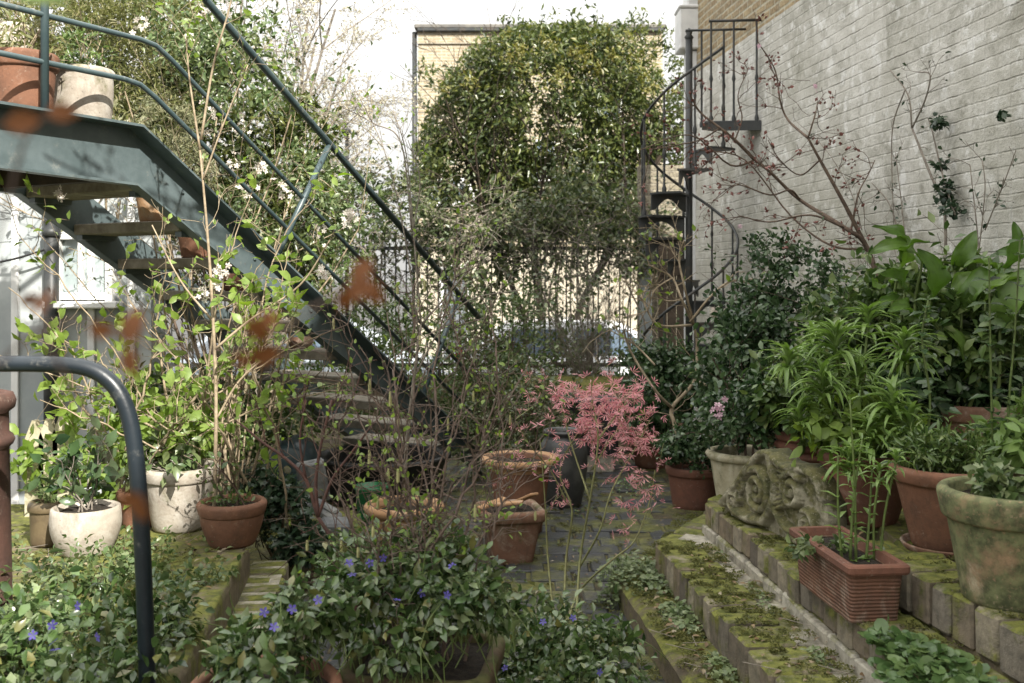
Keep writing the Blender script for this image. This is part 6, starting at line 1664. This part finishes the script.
for c, r, n in ((E(285, 515, 5.3, 30, 34, .22), None, 1000), (E(305, 545, 5.15, 24, 18, .16), None, 420), (E(260, 490, 5.4, 24, 24, .2), None, 420)):
    cloud_leaves(lf, rg, n, c[0], c[1], .042, .042, IVY, 34, .14, .5, .5, None, .3)
for i in range(14): x = P(rg.uniform(255, 315), rg.uniform(480, 560), 5.25); sm.tube(smooth_line([x, x + rg.normal(0, .06, 3), x + rg.normal(0, .1, 3) - np.array((0, 0, .1))], 4), .003, 4)
sm.build('trailing_stem', M['bark'], iv, smooth=True); lf.build('foliage', M['ivy'], iv)

# path side filler plants
bush('path_plants', 'low leafy plants in the earth between the ivy and the square pot', 'ground cover', (-.75, 4.6, 0), [E(330, 575, 4.6, 30, 14, .2), E(420, 545, 5.2, 40, 14, .2), E(450, 560, 4.8, 26, 16, .15)], 700, .04, .02, 'peri', 227, nclump=30, cs=.2, stems=0, stuff=True)

rdt = thing('forked_red_stem', 'forked dark red woody stem rising from the periwinkle in front of the broken stones', 'shrub', P(356, 610, 3.4) * np.array((1, 1, 0)))
rg = rngs(229); mb = MB(); nodes = []
for pts, r_ in (([(362, 640), (352, 588), (335, 545), (318, 517)], .011), ([(318, 517), (306, 480), (285, 458), (262, 442), (242, 425)], .007), ([(318, 517), (316, 480), (322, 440), (332, 400)], .007), ([(318, 517), (332, 480), (350, 455), (372, 425)], .006), ([(306, 480), (300, 440), (306, 400)], .005)):
    l = smooth_line([P(x, y, 3.4) for x, y in pts], 5); mb.tube(l, np.linspace(r_, r_ * .55, len(l)), 7); dl = nz(np.gradient(l, axis=0))
    for k in range(4):
        j = rg.integers(len(l) // 3, len(l)); grow(mb, l[j], dl[j] + rg.normal(0, .5, 3), rg.uniform(.08, .25), .0025, 1, rg, nodes, 4, .2, .05, 2, .6, .7, 4, .0013)
mb.build('stem', noisy('dark_red_bark', (.11, .05, .038), (.06, .03, .025), 30, .7), rdt, smooth=True)
mb = MB(); sel = [q for q in nodes if rg.random() < .2]; node_leaves(mb, sel, rg, 1, .03, .016); mb.build('foliage', M['lime'], rdt, smooth=True)

# pink maple
mp = thing('pink_maple', 'young maple with shrimp pink leaves on slender green stems beside the brick path', 'maple', G(565, 640, 0))
rg = rngs(231); mb = MB(); nodes = []
b0 = G(565, 640, 0)
YP = 4.7
for pts, r_ in (([(556, 640), (548, 560), (545, 500), (540, 440)], .006), ([(575, 640), (580, 560), (590, 500), (598, 440), (592, 400)], .007), ([(563, 640), (566, 560), (572, 510), (560, 470), (585, 420)], .007), ([(568, 620), (580, 590), (612, 560), (635, 540), (650, 500), (655, 470)], .006), ([(578, 570), (600, 530), (612, 490), (640, 440), (650, 420)], .0055), ([(590, 500), (570, 440), (560, 400), (548, 395)], .005), ([(598, 440), (620, 410), (640, 390)], .005), ([(566, 500), (550, 470), (530, 445), (515, 420)], .0045), ([(592, 470), (610, 440), (625, 420)], .004)):
    l = smooth_line([P(x, y, YP + .12 * math.sin(x * .07) + (.0 if y < 600 else -.3)) for x, y in pts], 5); mb.tube(l, np.linspace(r_, r_ * .4, len(l)), 6); dl = nz(np.gradient(l, axis=0))
    for k in range(3):
        j = rg.integers(len(l) // 2, len(l)); grow(mb, l[j], dl[j] + rg.normal(0, .6, 3), rg.uniform(.08, .2), .0022, 1, rg, nodes, 4, .2, .03, 2, .6, .8, 4, .0012)
mb.build('stem', M['stem_lime'], mp, smooth=True)
mb = MB()
for (px, py, rx, ry, n) in ((590, 405, 30, 16, 120), (625, 400, 22, 16, 80), (605, 425, 36, 16, 120), (640, 432, 18, 12, 60), (620, 446, 26, 10, 50), (572, 396, 22, 14, 75), (648, 478, 16, 9, 22), (632, 492, 16, 10, 22), (618, 390, 20, 10, 40), (560, 420, 22, 14, 24), (520, 425, 14, 14, 9), (600, 470, 12, 10, 10), (548, 470, 14, 14, 8), (625, 522, 10, 8, 8)):
    c, r = E(px, py, YP, rx * 1.1, ry * 1.1, .14); p, o = blob(rg, int(n * .62), c, r, 7, .3); k = len(p)
    mb.put(PALM, p, nz(o * .8 + rg.normal(0, .5, (k, 3)) + np.array((0, 0, -.25))), nz(rg.normal(0, .4, (k, 3)) + np.array((0, -.25, .9))), .034 * rg.uniform(.5, 1.4, k), .04 * rg.uniform(.7, 1.2, k))
sel = [q for q in nodes if rg.random() < .5]
node_leaves(mb, sel, rg, 1, .028, .03, PALM, .6)
mb.build('foliage', M['pink'], mp)

# ---------------------------------------------------------------- creepers on the steps
def creeper(name, label, parts, seed, L, W, mat, tp):
    t = thing(name, label, 'ground cover', parts[0][0]); t['kind'] = 'stuff'; rg = rngs(seed); mb = MB(); sm = MB()
    for c, r, n in parts:
        c = np.asarray(c, float); a = rg.uniform(0, 6.28, n); d = np.sqrt(rg.random(n)) * rg.uniform(.7, 1.1, n)
        p = np.stack([c[0] + r[0] * d * np.cos(a), c[1] + r[1] * d * np.sin(a), c[2] + r[2] * (1 - d ** 2) * rg.uniform(.2, 1.1, n)], 1)
        ax = rg.normal(0, 1, (n, 3)) * np.array((1, 1, .25)); nr = rg.normal(0, .35, (n, 3)) + np.array((0, -.25, 1))
        s = rg.uniform(.55, 1.2, n); mb.put(tp, p, ax, nr, L * s, W * s)
        for i in range(0, n, 4): sm.tube([p[i] - np.array((0, 0, .04)), p[i]], .001, 3, cap=False)
    sm.build('stalk', M['green_stem'], t, smooth=True); mb.build('foliage', M[mat], t, smooth=tp is not LEAF)
creeper('creeping_jenny', 'pale green creeper mounded at the end of the lowest step', [((.60, 4.95, .12), (.2, .22, .12), 650), ((.70, 4.72, .14), (.13, .16, .06), 260), ((.5, 4.9, .03), (.1, .12, .08), 160)], 241, .026, .022, 'cress', ROUND)
creeper('creeping_jenny', 'patch of pale creeper in the angle between the lowest and second steps', [((.76, 4.25, .15), (.11, .22, .05), 330), ((.72, 4.35, .15), (.08, .1, .05), 140)], 242, .026, .022, 'cress', ROUND)
creeper('creeping_jenny', 'thin patch of pale creeper nearest to us beside the second step', [((.77, 3.7, .15), (.07, .2, .04), 150), ((.8, 3.4, .15), (.06, .12, .035), 90)], 243, .026, .022, 'cress', ROUND)
creeper('pennywort', 'round leaved pennywort spilling over the brick step below the mossy pot', [((1.24, 2.98, .455), (.12, .2, .05), 260), ((1.2, 3.15, .46), (.08, .1, .04), 90), ((1.3, 2.75, .45), (.08, .14, .05), 90), ((1.15, 2.95, .42), (.05, .15, .03), 60)], 244, .042, .04, 'penny', ROUND)
creeper('step_weed', 'small weeds sprouting in the mortar line of the second step', [((1.02, 4.1, .29), (.03, .25, .025), 60), ((1.05, 3.45, .29), (.04, .12, .03), 90), ((.99, 4.75, .28), (.03, .12, .02), 30)], 245, .026, .014, 'cress', LEAF)
creeper('path_weed', 'scattered tiny weeds in the joints of the brick path', [((rgx, rgy, .004), (.08, .06, .02), 16) for rgx, rgy in zip(rngs(5).uniform(-.6, .6, 34), rngs(6).uniform(4.0, 7.5, 34))], 246, .02, .012, 'mid', LEAF)
creeper('path_edge_plants', 'small leafy plants along the left side of the brick path near the pots', [((-.15, 4.9, .02), (.25, .12, .08), 200), ((-.75, 4.9, .02), (.18, .3, .1), 260), ((.35, 4.45, .01), (.1, .14, .06), 130), ((-.9, 6.3, .0), (.3, .5, .1), 300), ((.95, 7.6, .0), (.2, .4, .06), 160)], 247, .03, .018, 'peri', LEAF)
rg = rngs(250); mb = MB(); n = 420
p = np.stack([rg.uniform(-1.2, 1.2, n), rg.uniform(3.2, 9, n), np.full(n, .022)], 1)
mb.put(LEAF_LO, p, rg.normal(0, 1, (n, 3)) * np.array((1, 1, .1)), rg.normal(0, .2, (n, 3)) + np.array((0, 0, 1)), .03, .016)
o = mb.build('leaf_litter', leaf_mat('dead_leaf', [(.16, .10, .05), (.22, .17, .10), (.10, .06, .03), (.3, .27, .2)], .7, .1), None, kind='stuff'); tag(o, 'dry fallen leaves scattered over the brick path', 'leaf litter')

# ---------------------------------------------------------------- out of focus copper leaves close by
cp_ = thing('copper_twig', 'twig of blurred copper orange leaves hanging very close at the left', 'twig', (-.35, .72, 1.45))
mb = MB()
for pts in ([(-60, 420), (40, 330), (100, 325), (130, 340), (200, 350), (260, 340), (310, 310), (355, 285)], [(40, 330), (90, 420), (130, 500), (140, 515)], [(-60, 420), (0, 230), (30, 130), (70, 115)]):
    mb.tube(smooth_line([P(x, y, .52) for x, y in pts], 5), .0011, 5)
mb.build('stem', M['bark_red'], cp_, smooth=True)
rg = rngs(261)
for (px, py, sz, ang) in ((20, 122, 40, 3.0), (62, 112, 34, .1), (45, 298, 36, -1.5), (28, 300, 26, 2.6), (100, 330, 30, 3.0), (132, 325, 40, -1.4), (130, 362, 36, 1.5), (255, 328, 36, -2.4), (262, 356, 38, 2.8), (268, 320, 30, -.5), (355, 290, 44, 3.0), (362, 270, 34, -1.0), (372, 292, 40, .5), (345, 300, 30, 2.0), (130, 500, 34, 3.0), (140, 510, 28, 1.2), (240, 360, 28, 3.1)):
    mb = MB(); a = P(px, py, .5); d = np.array((math.cos(ang), rg.normal(0, .2), -math.sin(ang)))
    mb.put(LEAF, [a - d * sz * .5 / F * .5], [d], [(rg.normal(0, .4), -1, rg.normal(0, .4))], sz * .5 / F, sz * .5 / F * .62); mb.build('leaf', M['copper'], cp_, smooth=True)
gl = thing('overhanging_leaf', 'blurred yellow green leaf hanging into the top left corner', 'leaf', P(20, -10, .7))
mb = MB(); mb.tube([P(-30, -40, .7), P(10, -6, .7)], .0006, 4); mb.build('stalk', M['green_stem'], gl, smooth=True)
mb = MB(); mb.put(LEAF, [P(2, -8, .7)], [(1, 0, -.06)], [(.1, -1, .5)], .045, .02); mb.build('leaf', M['lime'], gl, smooth=True)

# ---------------------------------------------------------------- branch overhead, moss cushions, debris
ob = thing('overhanging_branch', 'leafy branch reaching over the stair landing from above the picture', 'branch', (.9, 2.9, 4.9))
rg = rngs(271); mb, lf = MB(), MB(); nodes = []
for b0, tip in (((.9, 2.6, 5.0), (-1.0, 3.4, 3.75)), ((.6, 2.7, 4.9), (-.6, 3.0, 4.2)), ((.9, 2.6, 5.0), (-.2, 3.5, 3.65))):
    b0, tip = np.array(b0), np.array(tip); grow(mb, b0, tip - b0, np.linalg.norm(tip - b0), .016, 2, rg, nodes, 8, .1, 0, 4, .3, .8, 5, .002, .45)
mb.build('stem', M['bark'], ob, smooth=True); node_leaves(lf, [q for q in nodes if rg.random() < .22], rg, 1, .085, .04); lf.build('foliage', M['mid'], ob, smooth=True)

mc = thing('moss_cushions', 'raised tufts of bright moss in the joints and corners of the brick steps and path', 'moss', (.9, 4, .3)); mc['kind'] = 'stuff'
rg = rngs(272); mb = MB(); pos = []
def tuft(cx, cy, cz, r, n):
    a = rg.uniform(0, 6.28, n); q = np.sqrt(rg.random(n)); pos.append(np.stack([cx + r * q * np.cos(a), cy + r * q * np.sin(a), cz + r * .38 * (1 - q ** 2)], 1))
for i in range(150):
    Y = rg.uniform(3.0, 4.95); tuft(xe(.80, Y) + rg.uniform(0, .26) ** 1.0, Y, .297, rg.uniform(.012, .04), 50)
for i in range(120):
    Y = rg.uniform(3.0, 5.1); tuft(xe(1.11, Y) + rg.uniform(0, .24), Y, .447, rg.uniform(.012, .04), 50)
for i in range(110):
    Y = rg.uniform(2.9, 4.8); tuft(xe(.63, Y) + rg.uniform(0, .2), Y, .148, rg.uniform(.015, .05), 60)
for i in range(90):
    t_ = rg.random(); tuft(.62 + .6 * t_ + rg.uniform(-.1, .12), 5.05 + 1.3 * t_ + rg.uniform(-.1, .1), .118, rg.uniform(.015, .05), 50)
for i in range(60):
    Y = rg.uniform(2.7, 3.6); tuft(xe(1.37, Y) + rg.uniform(0, .2), Y, .597, rg.uniform(.01, .03), 40)
for i in range(260):
    tuft(rg.uniform(-.85, .75), rg.uniform(3.4, 8.5), .012, rg.uniform(.012, .045), 40)
for i in range(160):
    Y = rg.uniform(2.6, 5.4); tuft(rg.uniform(-2.2, -1.15), Y, .35, rg.uniform(.015, .05), 40)
p = np.concatenate(pos); n = len(p)
mb.put(LEAF_LO, p, rg.normal(0, 1, (n, 3)) * np.array((1, 1, .3)) + np.array((0, 0, .5)), rg.normal(0, .6, (n, 3)) + np.array((0, 0, 1)), .013 * rg.uniform(.6, 1.4, n), .006)
mb.build('moss', leaf_mat('moss_frond', [(.06, .07, .016), (.11, .115, .028), (.17, .165, .045)], .8, .15), mc)
li = thing('garden_debris', 'dead leaves and small twigs scattered on the steps and the left raised bed', 'leaf litter', (0, 4, .3)); li['kind'] = 'stuff'
rg = rngs(273); mb, tw = MB(), MB(); pp = []
for i in range(90): Y = rg.uniform(2.9, 4.9); pp.append((xe(.82, Y) + rg.uniform(0, .28), Y, .306))
for i in range(70): Y = rg.uniform(2.9, 4.7); pp.append((xe(.64, Y) + rg.uniform(0, .15), Y, .168))
for i in range(240): pp.append((rg.uniform(-2.3, -1.2), rg.uniform(2.8, 5.3), .362))
for i in range(80): pp.append((rg.uniform(1.4, 2.0), rg.uniform(3.2, 5.0), .595))
for i in range(120): pp.append((rg.uniform(-1.6, -.2), rg.uniform(5.2, 8.2), .04))
pp = np.array(pp); n = len(pp)
mb.put(LEAF, pp, rg.normal(0, 1, (n, 3)) * np.array((1, 1, .12)), rg.normal(0, .3, (n, 3)) + np.array((0, 0, 1)), .034 * rg.uniform(.5, 1.4, n), .016)
for i in range(0, n, 5):
    a = rg.uniform(0, 6.28); tw.tube([pp[i], pp[i] + np.array((math.cos(a), math.sin(a), .05)) * rg.uniform(.05, .14)], .0015, 4)
mb.build('dead_leaves', leaf_mat('withered_leaf', [(.16, .10, .05), (.24, .17, .09), (.10, .06, .035), (.30, .26, .18), (.2, .12, .05)], .75, .1), li, smooth=True); tw.build('twigs', M['bark_grey'], li)
